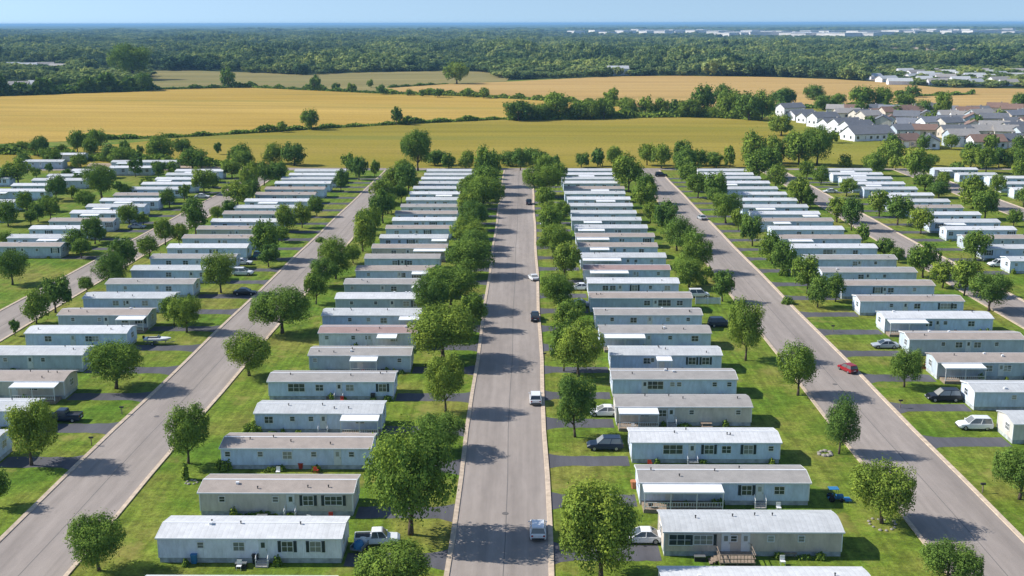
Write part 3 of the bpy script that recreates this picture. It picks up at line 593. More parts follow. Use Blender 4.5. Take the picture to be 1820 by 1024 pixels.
# row D, just right of the middle road
H('D', 1005, 'r_white', 'w_beige', 's1300', 1168, 1560, True)
H('D', 905, 'r_light', 'w_tan', 'b1210 t1250 d1290 s1304 d1325 K1273-1335 s1370 s1424', 1168, 1500, True)
H('D', 825, 'r_grey', 'w_blue', 'A1141-1281 d1190 m1230 w1327 D1350 m1385', 1128, 1441, False)
H('D', 759, 'r_white', 'w_blue', 'b1196 D1230 w1260 m1291 w1330 s1370', 1115, 1389, False)
H('D', 700, 'r_grey', 'w_beige', 'A1098-1168 m1146 m1177 D1193 s1229 s1312', 1089, 1338, True)
H('D', 654, 'r_grey', 'w_blue', 'b1164 s1195 s1207 d1146 s1270 s1296', 1083, 1311, False)
H('D', 614, 'r_light', 'w_blue', 'm1150 s1159 d1176 A1165-1192 w1230 w1254', 1080, 1284, False)
H('D', 577, 'r_grey', 'w_blue', 'A1073-1145 d1153 s1191 m1235', 1062, 1265, True)
H('D', 546.5, 'r_grey', 'w_blue', 's1088 m1126 d1155 s1187 s1223', 1054, 1249, False)
H('D', 518, 'r_tan', 'w_grey', 'm1150 d1165 b1181 m1208', 1045, 1231, False)
H('D', 493, 'r_white', 'w_blue', 'm1076 m1089 d1102 w1128 s1156 m1186'); H('D', 470, 'r_red', 'w_blue', 'A1048-1116 m1130 s1170')
H('D', 449, 'r_light', 'w_blue', 'A1035-1103 s1130 s1158'); H('D', 431, 'r_tan', 'w_blue', 'A1048-1082 s1110 m1140'); H('D', 414, 'r_tan', 'w_blue', 'A1025-1082 s1107 w1150')
H('D', 399, 'r_light', 'w_grey', 'A1027-1074 m1100 b1130'); H('D', 385.5, 'r_light', 'w_grey', 'A1037-1069 m1090 s1120'); H('D', 373.5, 'r_light', 'w_blue', 'm1060 w1090')
for t, r_, w_ in ((360.8, 'r_light', 'w_grey'), (349.4, 'r_white', 'w_blue'), (339.5, 'r_light', 'w_blue'), (331, 'r_tan', 'w_grey'), (321.3, 'r_white', 'w_blue'), (314, 'r_light', 'w_blue'), (306.5, 'r_white', 'w_grey'), (299.5, 'r_light', 'w_blue')): H('D', t, r_, w_, 'auto')
# row B, left of the left road
H('B', 765, 'r_light', 'w_blue', '', -260, 20, True)
H('B', 709, 'r_light', 'w_blue', 's30', -165, 78, False); H('B', 659, 'r_tan', 'w_beige', 'A28-108 m60', -105, 137, True); H('B', 615, 'r_light', 'w_grey', 's77 s10', -60, 167, False)
H('B', 578.5, 'r_white', 'w_blue', 'm86 d130 m158 m170', 41, 243, True); H('B', 547.5, 'r_tan', 'w_grey', 's130 s177 m222 w250 A213-266', 100, 278, False)
H('B', 519, 'r_light', 'w_blue', 'm206 m225 m258', 145, 320); H('B', 494.5, 'r_grey', 'w_blue', 's223 d280 m300', 186, 356, False); H('B', 471, 'r_light', 'w_blue', 'm300 d340 m360')
H('B', 451, 'r_grey', 'w_blue', 'm300 m330'); H('B', 433, 'r_white', 'w_blue', 'm320 s350 w380'); H('B', 416.5, 'r_tan', 'w_blue', 'm350 m400'); H('B', 401, 'r_tan', 'w_beige', 'm380 s410'); H('B', 388, 'r_white', 'w_blue', 'm400')
for t, r_, w_ in ((374.5, 'r_tan', 'w_grey'), (364, 'r_light', 'w_blue'), (352.5, 'r_white', 'w_blue'), (341, 'r_tan', 'w_grey'), (331.5, 'r_tan', 'w_blue'), (321.5, 'r_white', 'w_blue'), (314, 'r_light', 'w_blue'), (307, 'r_white', 'w_blue'), (300.2, 'r_light', 'w_white')): H('B', t, r_, w_, 'auto')
# row E, right of the right road
H('E', 727.5, 'r_light', 'w_beige', 's1800', 1770, 2030, True); H('E', 674.5, 'r_light', 'w_blue', 's1802', 1706, 1950, False); H('E', 625.5, 'r_tan', 'w_grey', 'A1671-1743 m1757 m1790 s1794', 1644, 1875, True)
H('E', 587, 'r_tan', 'w_grey', 's1676 m1704 d1721 m1737 s1771', 1597, 1822, False); H('E', 552, 'r_white', 'w_blue', 'A1575-1643 m1651 s1680 m1726', 1556, 1766, True)
H('E', 523, 'r_tan', 'w_blue', 's1584 d1609 m1630 t1680 m1695', 1514, 1714, False); H('E', 496.5, 'r_tan', 'w_blue', 'w1560 m1583 s1625', 1483, 1662); H('E', 474, 'r_grey', 'w_blue', 'm1530 s1572'); H('E', 452, 'r_grey', 'w_blue', 'm1520 s1556')
H('E', 433, 'r_white', 'w_blue', 'b1472 m1520'); H('E', 417, 'r_tan', 'w_blue', 'A1400-1442'); H('E', 401.5, 'r_white', 'w_blue', 'm1420'); H('E', 387, 'r_tan', 'w_blue', 'A1373-1403'); H('E', 375, 'r_white', 'w_blue', 'A1425-1452')
for t, r_, w_ in ((363, 'r_light', 'w_blue'), (351.5, 'r_white', 'w_blue'), (341, 'r_white', 'w_blue'), (331.5, 'r_light', 'w_blue'), (321.5, 'r_white', 'w_grey'), (313.3, 'r_light', 'w_blue'), (306.5, 'r_white', 'w_blue'), (300, 'r_light', 'w_white')): H('E', t, r_, w_, 'auto')
# row F, right of the outer right road
for t, r_, w_ in ((553, 'r_light', 'w_blue'), (519, 'r_tan', 'w_blue'), (485, 'r_tan', 'w_blue'), (455, 'r_light', 'w_blue'), (434, 'r_light', 'w_blue'), (417, 'r_tan', 'w_grey'), (402, 'r_white', 'w_blue'), (389, 'r_light', 'w_blue'), (376, 'r_white', 'w_blue'), (364, 'r_tan', 'w_blue'), (353.5, 'r_light', 'w_blue'), (342.5, 'r_white', 'w_beige'), (332, 'r_light', 'w_blue'), (323, 'r_white', 'w_blue'), (314, 'r_light', 'w_blue'), (306.5, 'r_white', 'w_blue'), (299.3, 'r_light', 'w_white')):
    if t < 460: H('F', t, r_, w_, 'auto')
# row A, left of the outer left road
for t, r_, w_ in ((430.5, 'r_tan', 'w_grey'), (416, 'r_light', 'w_blue'), (400.5, 'r_white', 'w_blue'), (387, 'r_tan', 'w_grey'), (373, 'r_white', 'w_blue'), (362, 'r_light', 'w_blue'), (351.5, 'r_white', 'w_blue'), (342, 'r_tan', 'w_grey'), (331.5, 'r_light', 'w_blue'), (323, 'r_white', 'w_blue'), (314.4, 'r_white', 'w_blue'), (306.5, 'r_light', 'w_white'), (300, 'r_white', 'w_blue')): H('A', t, r_, w_, 'auto')
HX = dict(A=(-131, -112.6, -124, -107), B=(-86.5, -67.3, -81.3, -63), C=(-37, -19.3, -34.6, -17.6), D=(12.9, 32, 12.5, 31), E=(64, 85.3, 61.3, 78.6), F=(107, 127.5, 106.5, 123))
ROWN = dict(A='row left of the outer left road', B='row left of the left road', C='row left of the middle road', D='row right of the middle road', E='row right of the right road', F='row right of the outer right road')
SIDE = dict(A=1, B=1, C=1, D=-1, E=-1, F=-1); DRX = dict(A=0, B=1, C=2, D=2, E=3, F=4)
HOME_POS = {}
def drive_sheet(x0, x1, y, wd, n):
    m = MB(); r = random.Random(int(y * 10)); n = 14; A = []; B = []
    for i in range(n + 1):
        f = i / n; fr = f if SIDE_ROAD == 1 else 1 - f; fl = 0.9 * max(0, (fr - .82) / .18) ** 1.5; x = x0 + (x1 - x0) * f
        A.append((x, y - wd / 2 - fl + r.uniform(-.13, .13), 0.008)); B.append((x, y + wd / 2 + fl + r.uniform(-.13, .13), 0.008))
    m.add(A + B, [(i, i + 1, n + 2 + i, n + 1 + i) for i in range(n)])
    return m
for col, hs in HOMES.items():
    hs.sort(key=lambda t: -t[0]); a, b, c, d = HX[col]; n_vis = 0
    for i, (top, roof, wall, feats, xl, xr, bow) in enumerate(hs):
        rr_ = random.Random(hash((ord(col), i)) & 0xffff)
        mx = (proj((lerpY(a, c, 200), 200, 3))[0])
        y1 = at(900, top, EAVE + 0.12).y - DEP / 2 - 0.25; y2 = at(900, top, EAVE + RISE + 0.12).y; yc = min(y1, y2)
        if xl is not None: pf = proj((0, yc - DEP / 2 - 0.2, EAVE))[1]; pb = proj((0, yc + DEP / 2 + 0.2, EAVE))[1]; X0, X1 = (at(xl, pf, EAVE).x, at(xr, pb, EAVE).x) if SIDE[col] > 0 else (at(xl, pb, EAVE).x, at(xr, pf, EAVE).x); X0 += 0.15; X1 -= 0.15
        else: X0, X1 = lerpY(a, c, yc) + rr_.uniform(-.3, .3), lerpY(b, d, yc) + rr_.uniform(-.7, .3)
        L = X1 - X0; yw = yc - DEP / 2
        ww = (proj((X0, yw, 1.6))[0], proj((X1, yw, 1.6))[0])
        dt = 2 if top > 500 else 1 if top > 385 else 0
        if feats == ['auto']:
            feats = [f"{rr_.choice('msw')}{ww[0] + (ww[1] - ww[0]) * (q + rr_.uniform(.2, .8)) / 5:.0f}" for q in range(5)]; feats[2] = 'd' + feats[2][1:]
            if rr_.random() < 0.35: s0 = ww[0] + (ww[1] - ww[0]) * rr_.uniform(0.05, 0.5); feats.append(f'A{s0:.0f}-{s0 + (ww[1] - ww[0]) * 0.3:.0f}')
        elif dt and not any(f[0] in 'dD' for f in feats): feats.append(f'd{ww[0] + (ww[1] - ww[0]) * rr_.uniform(.45, .6):.0f}')
        if bow is None: bow = rr_.random() < 0.25
        aw = any(f[0] == 'A' for f in feats); dk = any(f[0] == 'K' for f in feats)
        lab = f"{WN[wall]} home, {RN[roof]} roof{', awning' if aw else ''}, {ordw(i + 1)} from front, {ROWN[col][4:]}"
        e = make_home((0.5 * (X0 + X1), yc, 0), L, roof, wall, bow, feats, ww, lab, 'mobile homes in the ' + ROWN[col], dt, rr_)
        HOME_POS.setdefault(col, []).append((X0, X1, yc))
        # driveway: on the road side of the home, beside its front half
        nm, ra, rb, rc, rd_ = ROADS[DRX[col]]
        wd = rr_.uniform(3.0, 3.6); yd = yc - DEP / 2 + 0.9 + rr_.uniform(-.3, .3)
        if SIDE[col] > 0: x0, x1 = X1 + 0.3, lerpY(ra, rc, yd) - 0.25; SIDE_ROAD = 1
        else: x0, x1 = lerpY(rb, rd_, yd) + 0.25, X0 - 0.3; SIDE_ROAD = 0
        m = drive_sheet(x0, x1, yd, wd, i); tag(build('driveway', m, M['drive']), f'dark asphalt driveway to the {ordw(i + 1)} home, {ROWN[col]}', kind='structure')
# homes of the two outermost corners, placed one by one (roof top y, left x, right x)
CORNER = [('far left corner', [(190 / 2.926 + 270, -20, 87, 'r_white'), (354, -70, 33, 'r_light'), (372, -80, 16, 'r_light'), (325, 25, 96, 'r_white'), (316, 61, 154, 'r_light'), (308.5, 87, 157, 'r_light'), (299.5, 130, 200, 'r_white'), (284, 200, 315, 'r_light'), (294, 196, 270, 'r_white'), (271, 79, 150, 'r_white'), (283, 44, 113, 'r_light'), (301, -30, 18, 'r_light'), (312, -40, 20, 'r_white')]),
          ('far right corner', [(298, 1661, 1738, 'r_white'), (307, 1705, 1772, 'r_light'), (313, 1758, 1830, 'r_white'), (323, 1778, 1860, 'r_light'), (333, 1800, 1890, 'r_white')])]
for nm, hs in CORNER:
    hs.sort(key=lambda q: q[1])
    for i, (top, xl, xr, roof) in enumerate(hs):
        rr_ = random.Random(i * 7 + 3); X0, X1 = at(xl, top + 4, EAVE).x, at(xr, top + 4, EAVE).x; yc = at(900, top, EAVE + RISE + 0.12).y; L = X1 - X0
        ww = (0, 100); feats = [f"{rr_.choice('msw')}{(q + rr_.uniform(.2, .8)) * 20:.0f}" for q in range(5)]; feats[2] = 'd' + feats[2][1:]; wl = rr_.choice(['w_blue', 'w_grey', 'w_white'])
        if i == 4 or rr_.random() < .3: feats.append('A10-38')
        make_home((0.5 * (X0 + X1), yc, 0), L, roof, wl, rr_.random() < .5, feats, ww, f"{WN[wl]} home with {RN[roof]} roof in the {nm}, {ordw(i + 1)} from the left", 'mobile homes in the ' + nm, 0, rr_)
# ------------------------------------------------------------------ hedgerows of the fields
def leafy(name, pts_fn, n, size, seed, mat, parent=None, loc=(0, 0, 0)):
    r = np.random.RandomState(seed); p, nrm = pts_fn(r, n); n = len(p)
    nrm = nrm + r.normal(size=(n, 3)) * 0.6; nrm /= np.linalg.norm(nrm, axis=1)[:, None]
    a = np.cross(nrm, r.normal(size=(n, 3))); a /= np.linalg.norm(a, axis=1)[:, None]; b = np.cross(nrm, a); s = size * r.uniform(.5, 1.4, n)[:, None]
    V = np.stack([p - a * s, p - b * s * .7, p + a * s, p + b * s * .7], axis=1).reshape(-1, 3); V[:, 2] = np.maximum(V[:, 2], 0.01)
    me = bpy.data.meshes.new(name); me.from_pydata(V.tolist(), [], np.arange(n * 4).reshape(-1, 4).tolist())
    at_ = me.attributes.new('tint', 'FLOAT', 'FACE'); at_.data.foreach_set('value', np.clip(r.normal(.5, .22, n), 0, 1).astype(np.float32)); me.materials.append(mat)
    return link(name, me, parent, loc)
def hedge(pts, hgt, wid, n, seed, label):
    P = [at(x, y) for x, y in pts]; seg = [(P[i + 1] - P[i]).length for i in range(len(P) - 1)]; tot = sum(seg)
    base = P[0].copy()
    def fn(r, n):
        t = r.uniform(0, tot, n); out = []; cum = np.cumsum([0] + seg)
        for q in t:
            i = min(len(seg) - 1, int(np.searchsorted(cum, q) - 1)); i = max(i, 0); f = (q - cum[i]) / seg[i]; c = P[i].lerp(P[i + 1], f) - base
            hh = hgt * (0.55 + 0.5 * (math.sin(q * 0.11 + seed) * math.sin(q * 0.043 + 1) + 0.55 * math.sin(q * .37)))
            hh = max(0.25 * hgt, hh); ph = r.uniform(0, math.pi); rr = r.uniform(.6, 1.0)
            out.append((c.x + r.normal() * 0.5, c.y + math.cos(ph) * wid * rr + r.normal() * .3, math.sin(ph) * hh * rr))
        p = np.array(out); nn = np.tile(np.array([0, -0.3, 0.8]), (n, 1)); return p, nn
    o = leafy('hedgerow', fn, n, hgt * 0.24, seed, M['leaf'], None, base); tag(o, label, 'hedge')
hedge([(150, 249), (260, 246), (340, 243), (440, 237), (569, 229), (692, 222), (900, 212), (1100, 207), (1240, 206)], 3.0, 2.0, 15000, 1, 'long low dark hedgerow between the golden and olive fields')
hedge([(262, 160), (440, 155.5), (560, 161), (690, 167)], 4.5, 2.5, 7000, 2, 'bushy hedgerow between golden field and dull green field')
hedge([(690, 167), (820, 171), (900, 175), (1000, 181), (1120, 190)], 5.0, 2.5, 9000, 3, 'bushy hedgerow below the tan field')
hedge([(795, 149.5), (690, 156.5)], 2.5, 2.0, 2500, 4, 'thin hedge on the upper edge of the tan field')
hedge([(905, 213), (1100, 209), (1240, 207), (1345, 213)], 6.5, 5.0, 12000, 5, 'thick undergrowth hedge of the tree belt behind the olive field')
hedge([(-60, 171), (60, 168), (160, 164), (262, 161)], 13, 12, 16000, 6, 'dense dark thicket on the upper left edge of the golden field')
hedge([(-60, 272), (60, 274), (170, 284), (300, 292), (440, 296)], 4, 4, 9000, 7, 'scrubby hedge behind the far end of the left rows')
hedge([(1590, 172), (1680, 170), (1730, 168)], 4, 3, 2500, 8, 'short hedge spur in the tan field')
hedge([(1380, 193), (1500, 191), (1600, 197), (1700, 200)], 5, 4, 6000, 9, 'hedge behind the grey-roofed suburb')
# shrubs against and between homes
SHR = [(448, 775, 38, 'loose green shrub near the fourth home of the middle-left row', 1.9), (455, 822 - 60, 24, 'leafy shrub at the left end of a sky-tinted blue home', 1.2), (402, 832, 34, 'dark spreading bush at the left corner of the tan-roofed blue home', 1.4), (482, 911, 34, 'low pale bush in front of the beige tan-roofed home', 0.8),
       (330, 852, 12, 'small dark conifer bush beside the lawn left of the beige home', 2.0), (560, 908, 26, 'low bush under the shuttered window of the beige home', .6), (510, 762, 22, 'low green bush under the window of the light-roofed home', .8), (1768, 720, 24, 'rounded green shrub at the near corner of a blue home', 1.2), (1740, 722, 22, 'low dark shrub left of a rounded shrub by the blue home', .9),
       (1152, 812, 30, 'grassy bush in front of the white-roofed home', 1.0), (1215, 640 + 180, 12, 'small bush right of the white-roofed home steps', .7), (1385, 890, 40, 'dark row bush in front of the long awning home', .9), (1340, 890, 24, 'low bush under the shuttered window of the awning home', .8),
       (1275, 497, 20, 'small dark bush on the lawn left of the right road', 1.6), (1250, 505, 16, 'tiny round bush on the lawn left of the right road', 1.1), (1395, 490, 26, 'dark bush by the driveway right of the right road', 1.5), (115, 652, 44, 'low green planting along the grey light-roofed home', .9),
       (1822, 783, 20, 'dark green bush at the right edge of the photo', 1.5), (1100, 640, 18, 'small bush beside the light blue home', .8), (1755, 455, 30, 'bushy clump beside a home of the outer right row', 2), (40, 352, 26, 'low hedge bush in the far left corner', 1.6),
       (1370, 410, 60, 'broad low bushes on the verge right of the right road', 1.6), (570, 430, 20, 'small bush on the verge left of the left road', 1.2), (1400, 540, 24, 'bush beside a home right of the right road', 1.4)]
for i, (x, y, wpx, lab, hh) in enumerate(SHR):
    p = at(x, y); a = wpx / 2 * proj(p)[2] / F_PX
    def fn(r, n, a=a, hh=hh):
        d = r.normal(size=(n, 3)); d[:, 2] = np.abs(d[:, 2]); d /= np.linalg.norm(d, axis=1)[:, None]; rr = r.uniform(.6, 1, n)[:, None] * (1 + .25 * np.sin(d[:, 0:1] * 7 + i) * np.sin(d[:, 1:2] * 6))
        return d * rr * np.array([a, min(a, 1.2), hh]), d.copy()
    o = leafy('shrub', fn, 900, 0.16, 200 + i, M['leaf'], None, p); tag(o, lab, 'shrub')
rs_ = random.Random(31)
def ball(r, n, a, b, hh):
    d = r.normal(size=(n, 3)); d[:, 2] = np.abs(d[:, 2]); d /= np.linalg.norm(d, axis=1)[:, None]
    return d * r.uniform(.6, 1, n)[:, None] * (1 + .3 * np.sin(d[:, 0:1] * 7) * np.sin(d[:, 1:2] * 6)) * np.array([a, b, hh]), d.copy()
SHP = [leafy('shrub', lambda r, n, q=q: ball(r, n, q[0], q[1], q[2]), 500, 0.13, 400 + k, M['leaf']) for k, q in enumerate([(.6, .45, .7), (1.1, .4, .55), (.45, .45, 1.0)])]
shp_me = [o.data for o in SHP]
for o in SHP: bpy.data.objects.remove(o)
for col, hs in HOME_POS.items():
    for i, (X0, X1, yc) in enumerate(hs[:14]):
        n = rs_.choice([2, 3, 4, 5]); xs = sorted(rs_.uniform(X0 + .5, X1 - .5) for _ in range(n))
        for k, x_ in enumerate(xs):
            if abs(proj((x_, yc, 0))[0] - 910) > 960: continue
            o = link('shrub', rs_.choice(shp_me), None, (x_, yc - DEP / 2 - rs_.uniform(.5, .8), 0), rs_.choice([0, math.pi])); q = rs_.uniform(.65, 1.15); o.scale = (q, .9, q)
            tag(o, f"low shrub {ordw(k + 1)} from left before the {ordw(i + 1)} home, {ROWN[col][4:]}", 'shrub', 'foundation shrubs')
for i, (x, y, lab) in enumerate([(1712, 706, 'red-leaved bush at the gable of a light grey home'), (1818, 781, 'red-leaved bush beside the beige home at the right edge'), (1648, 655, 'small red bush at the corner of the awning home')]):
    p = at(x, y)
    def fn(r, n):
        d = r.normal(size=(n, 3)); d[:, 2] = np.abs(d[:, 2]); d /= np.linalg.norm(d, axis=1)[:, None]; return d * r.uniform(.6, 1, n)[:, None] * np.array([.9, .7, .9]), d.copy()
    tag(leafy('red_shrub', fn, 600, .13, 300 + i, M['leaf_red'], None, p), lab, 'shrub')
# ------------------------------------------------------------------ vehicles
def ring(x, zb, zt, hw, k=0.82, r=0.12):
    return [(x, -hw * 0.92, zb), (x, -hw, zb + r), (x, -hw, (zb + zt) / 2), (x, -hw * 0.97, zt - r * .6), (x, -hw * k, zt), (x, hw * k, zt), (x, hw * 0.97, zt - r * .6), (x, hw, (zb + zt) / 2), (x, hw, zb + r), (x, hw * 0.92, zb)]
def wheel_mesh(r, wd):
    t = MB(); n = 16
    t.loft([[(q * r * math.cos(2 * math.pi * i / n), y, q * r * math.sin(2 * math.pi * i / n)) for i in range(n)] for y, q in ((-wd / 2, .88), (-wd / 2 + .03, 1), (wd / 2 - .03, 1), (wd / 2, .88))])
    return t.mesh('tyre', M['rubber'], True)
def rim_mesh(r, wd):
    t = MB()
    for s_ in (-1, 1):
        t.tube((0, s_ * (wd / 2 - 0.03), 0), (0, s_ * (wd / 2 + 0.012), 0), r * .62, r * .56, 14); t.tube((0, s_ * (wd / 2), 0), (0, s_ * (wd / 2 + .03), 0), r * .18, r * .14, 8)
    return t.mesh('rim', M['metal'])
TY, RI_ = wheel_mesh(.34, .22), rim_mesh(.34, .22)
def make_car(kind, pm, loc, rz, lab, cat, grp=None, sc=1.0):
    e = bpy.data.objects.new({'sedan': 'parked_car', 'suv': 'parked_suv', 'pickup': 'pickup_truck', 'van': 'parked_van'}[kind], None); C.objects.link(e); e.location = loc; e.rotation_euler = (0, 0, rz); e.scale = (sc, sc, sc)
    tag(e, lab, cat, grp)
    tall = {'sedan': 0, 'suv': .2, 'van': .35, 'pickup': .25}[kind]; hw = .92; bz = .26 + tall * .25; belt = .92 + tall * .6
    hood = belt - .1
    if kind == 'sedan': secs = [(-2.3, bz + .12, .78, .78), (-2.22, bz, belt - .04, .86), (-1.7, bz - .04, belt, .92), (-.6, bz - .06, belt, .93), (.6, bz - .06, belt, .93), (1.1, bz - .04, hood, .91), (1.9, bz, hood - .1, .87), (2.25, bz + .05, .68, .78)]
    elif kind == 'pickup': secs = [(-2.75, bz + .1, belt - .02, .9), (-2.7, bz, belt, .93), (-.75, bz, belt, .95), (1.0, bz, belt, .95), (1.25, bz, belt - .02, .94), (2.3, bz, belt - .1, .92), (2.6, bz + .1, belt - .3, .84)]
    else: secs = [(-2.3, bz + .15, belt - .15, .82), (-2.22, bz, belt, .9), (-1.6, bz - .04, belt, .94), (.7, bz - .06, belt, .95), (1.15, bz, belt - .06, .93), (1.95, bz, belt - .15, .9), (2.3, bz + .08, belt - .35, .8)]
    build('body', MB().loft([ring(*s_) for s_ in secs]), M[pm], e, smooth=False)
    rt = {'sedan': 1.42, 'suv': 1.72, 'van': 1.92, 'pickup': 1.82}[kind]
    cb = {'sedan': (-1.75, -1.0, .15, 1.05), 'suv': (-2.18, -1.95, .25, 1.05), 'van': (-2.22, -2.1, .55, 1.3), 'pickup': (-.8, -.65, .55, 1.15)}[kind]
    lo, hi = .86, .68
    gl = MB().loft([[(x, -h_, z), (x, h_, z), (x2, h2, rt - .03), (x2, -h2, rt - .03)] for x, h_, z, x2, h2 in ((cb[0], lo, belt - .02, cb[1], hi), (cb[3], lo, belt - .04, cb[2], hi))])
    build('windows', gl, M['glass'], e)
    rf = MB().loft([[(x, -h_, z) for h_ in (-hi - .03, -hi * .6, hi * .6, hi + .03)] + [(x, -h_, z - .06) for h_ in (hi + .03, -hi - .03)] for x, z in ((cb[1] - .05, rt - .05), (cb[1] + .12, rt), (cb[2] - .15, rt), (cb[2] + .04, rt - .05))])
    for sy in (-1, 1):
        for (xa, xb) in ((cb[0], cb[1]), (cb[3], cb[2]), ((cb[0] + cb[3]) / 2 - .05, (cb[1] + cb[2]) / 2)): rf.tube((xa, sy * (lo + .01), belt - .04), (xb, sy * (hi + .015), rt - .05), .045, .04, 5)
    build('roof', rf, M[pm], e)
    if kind == 'pickup':
        bd = MB(); bd.box((-1.78, 0, belt + .003), (1.7, 1.5, .01)); build('cargo_bed', bd, M['dark'], e)
        bd = MB(); bd.box((-1.78, .85, belt + .06), (1.85, .1, .12)); bd.box((-1.78, -.85, belt + .06), (1.85, .1, .12)); bd.box((-2.68, 0, belt + .06), (.08, 1.6, .12)); build('bed_rail', bd, M[pm], e)
    for x in (-1.42 if kind != 'pickup' else -1.75, 1.42 if kind != 'pickup' else 1.65):
        for sy in (-1, 1):
            wv = bpy.data.objects.new('wheel', None); C.objects.link(wv); wv.parent = e; wv.location = (x, sy * .83, .34)
            link('tyre', TY, wv); link('rim', RI_, wv)
    xe = secs[-1][0]; xs = secs[0][0]
    for sy in (-1, 1):
        build('headlight', MB().box((xe - .06, sy * .6, secs[-1][2] - .12), (.16, .32, .14)), M['lamp'], e)
        build('tail_light', MB().box((xs + .04, sy * .68, secs[0][2] - .1), (.12, .22, .2)), M['tail'], e)
        build('wing_mirror', MB().box((cb[3] - .1, sy * 1.02, belt + .06), (.12, .18, .13)), M[pm], e)
    for xb in (xe - .01, xs): build('bumper', MB().box((xb, 0, bz + .15), (.12, 1.5, .16)), M['dark'], e)
    build('number_plate', MB().box((xs - .06, 0, bz + .4), (.02, .5, .13)), M['trim'], e)
    return e
def px(x, y, dy=0): p = at(x, y); return (p.x, p.y + dy, 0.013)
up = math.pi / 2
def on(x, y, xr=None):
    return px(x, y)
make_car('suv', 'p_white', px(956, 949, 0), up, 'white suv at the right kerb of the middle road, first from the front', 'suv', 'vehicles on the middle road', .93)
make_car('suv', 'p_white', px(952, 714, 0), up, 'white boxy suv on the middle road, second from the front', 'suv', 'vehicles on the middle road', .93)
make_car('pickup', 'p_blue', px(951, 568, 0), up, 'dark pickup truck at the right kerb of the middle road', 'pickup truck', 'vehicles on the middle road', .85)
make_car('sedan', 'p_white', px(948, 497, 0), up + .25, 'small white car driving far up the middle road', 'car', 'vehicles on the middle road', .9)
make_car('suv', 'p_blue', px(940, 363, 0), up, 'dark suv at the far end of the middle road', 'suv', 'vehicles on the middle road', .95)
make_car('sedan', 'p_silver', px(1247, 390), up + .15, 'grey car driving far up the right road', 'car', None, .95)
make_car('suv', 'p_red', px(1506, 660), up + .35, 'dark red car at the right kerb of the right road', 'car', None, .8)
dv = 'vehicles parked on driveways'
make_car('suv', 'p_black', px(1676, 712), 3.14, 'black suv on a driveway right of the right road', 'suv', dv, 1.05)
make_car('suv', 'p_white', px(1731, 762), 3.1, 'long white car on a driveway right of the right road', 'car', dv)
make_car('sedan', 'p_silver', px(1572, 618), 3.14, 'silver white car on a driveway beside the right road', 'car', dv, .95)
make_car('suv', 'p_white', px(1774, 474), 3.14, 'white suv on a driveway right of the outer right road', 'suv', dv)
make_car('suv', 'p_blue', px(1075, 798), 3.14, 'dark blue suv parked beside the white-roofed home', 'suv', dv)
make_car('sedan', 'p_white', px(1074, 738), 3.14, 'white car half behind a tree beside the grey-roofed home', 'car', dv)
make_car('sedan', 'p_white', px(1140, 962), 3.14, 'white car behind the big tree beside the middle road', 'car', dv)
make_car('suv', 'p_blue', px(1281, 580), 0.05, 'dark blue car on the grass at the right end of a home', 'car', dv)
make_car('pickup', 'p_blue', px(112, 748), 3.14, 'dark pickup truck on a driveway left of the left road', 'pickup truck', dv, .95)
make_car('sedan', 'p_white', px(431, 470), 0, 'white car on a driveway left of the left road', 'car', dv)
make_car('suv', 'p_white', px(432, 489), 0, 'white suv beside a tree left of the left road', 'suv', dv)
make_car('sedan', 'p_black', px(436, 524), 0, 'black car at the kerb end of a driveway by the left road', 'car', dv)
make_car('suv', 'p_teal', px(468, 459), 0, 'teal suv on a driveway beside the left road', 'suv', dv)
make_car('sedan', 'p_silver', px(1026, 545), 3.14, 'silver car hidden between trees right of the middle road', 'car', dv)
make_car('sedan', 'p_white', px(1030, 515), 3.14, 'white car behind trees in the right verge of the middle road', 'car', dv)
make_car('suv', 'p_silver', px(975, 402), 3.14, 'grey suv on a far driveway right of the middle road', 'suv', dv)
make_car('suv', 'p_black', px(1175, 314), 0, 'dark van at the far end of the right road', 'van', None)
make_car('van', 'p_white', px(1350, 393), 3.14, 'white van between trees right of the right road', 'van', dv)
make_car('sedan', 'p_blue', px(1387, 440), 3.14, 'dark car on a far driveway right of the right road', 'car', dv)
make_car('van', 'p_white', px(1242, 528), 0, 'white van at the right end of a tan-roofed home', 'van', dv, .9)
make_car('suv', 'p_teal', px(716, 397), 0.0, 'teal suv in front of a far home left of the middle road', 'suv', dv)
make_car('pickup', 'p_white', px(672, 966), 0.1, 'white pickup truck beside the white home at the front', 'pickup truck', dv, .9)
make_car('sedan', 'p_silver', px(244, 406), 0, 'grey car on a driveway far left', 'car', dv)
make_car('sedan', 'p_white', px(360, 352), 0, 'white car at the far end of the outer left road', 'car', dv)
make_car('sedan', 'p_white', px(1475, 343), 3.14, 'white car on a driveway at the far end of the outer right road', 'car', dv)
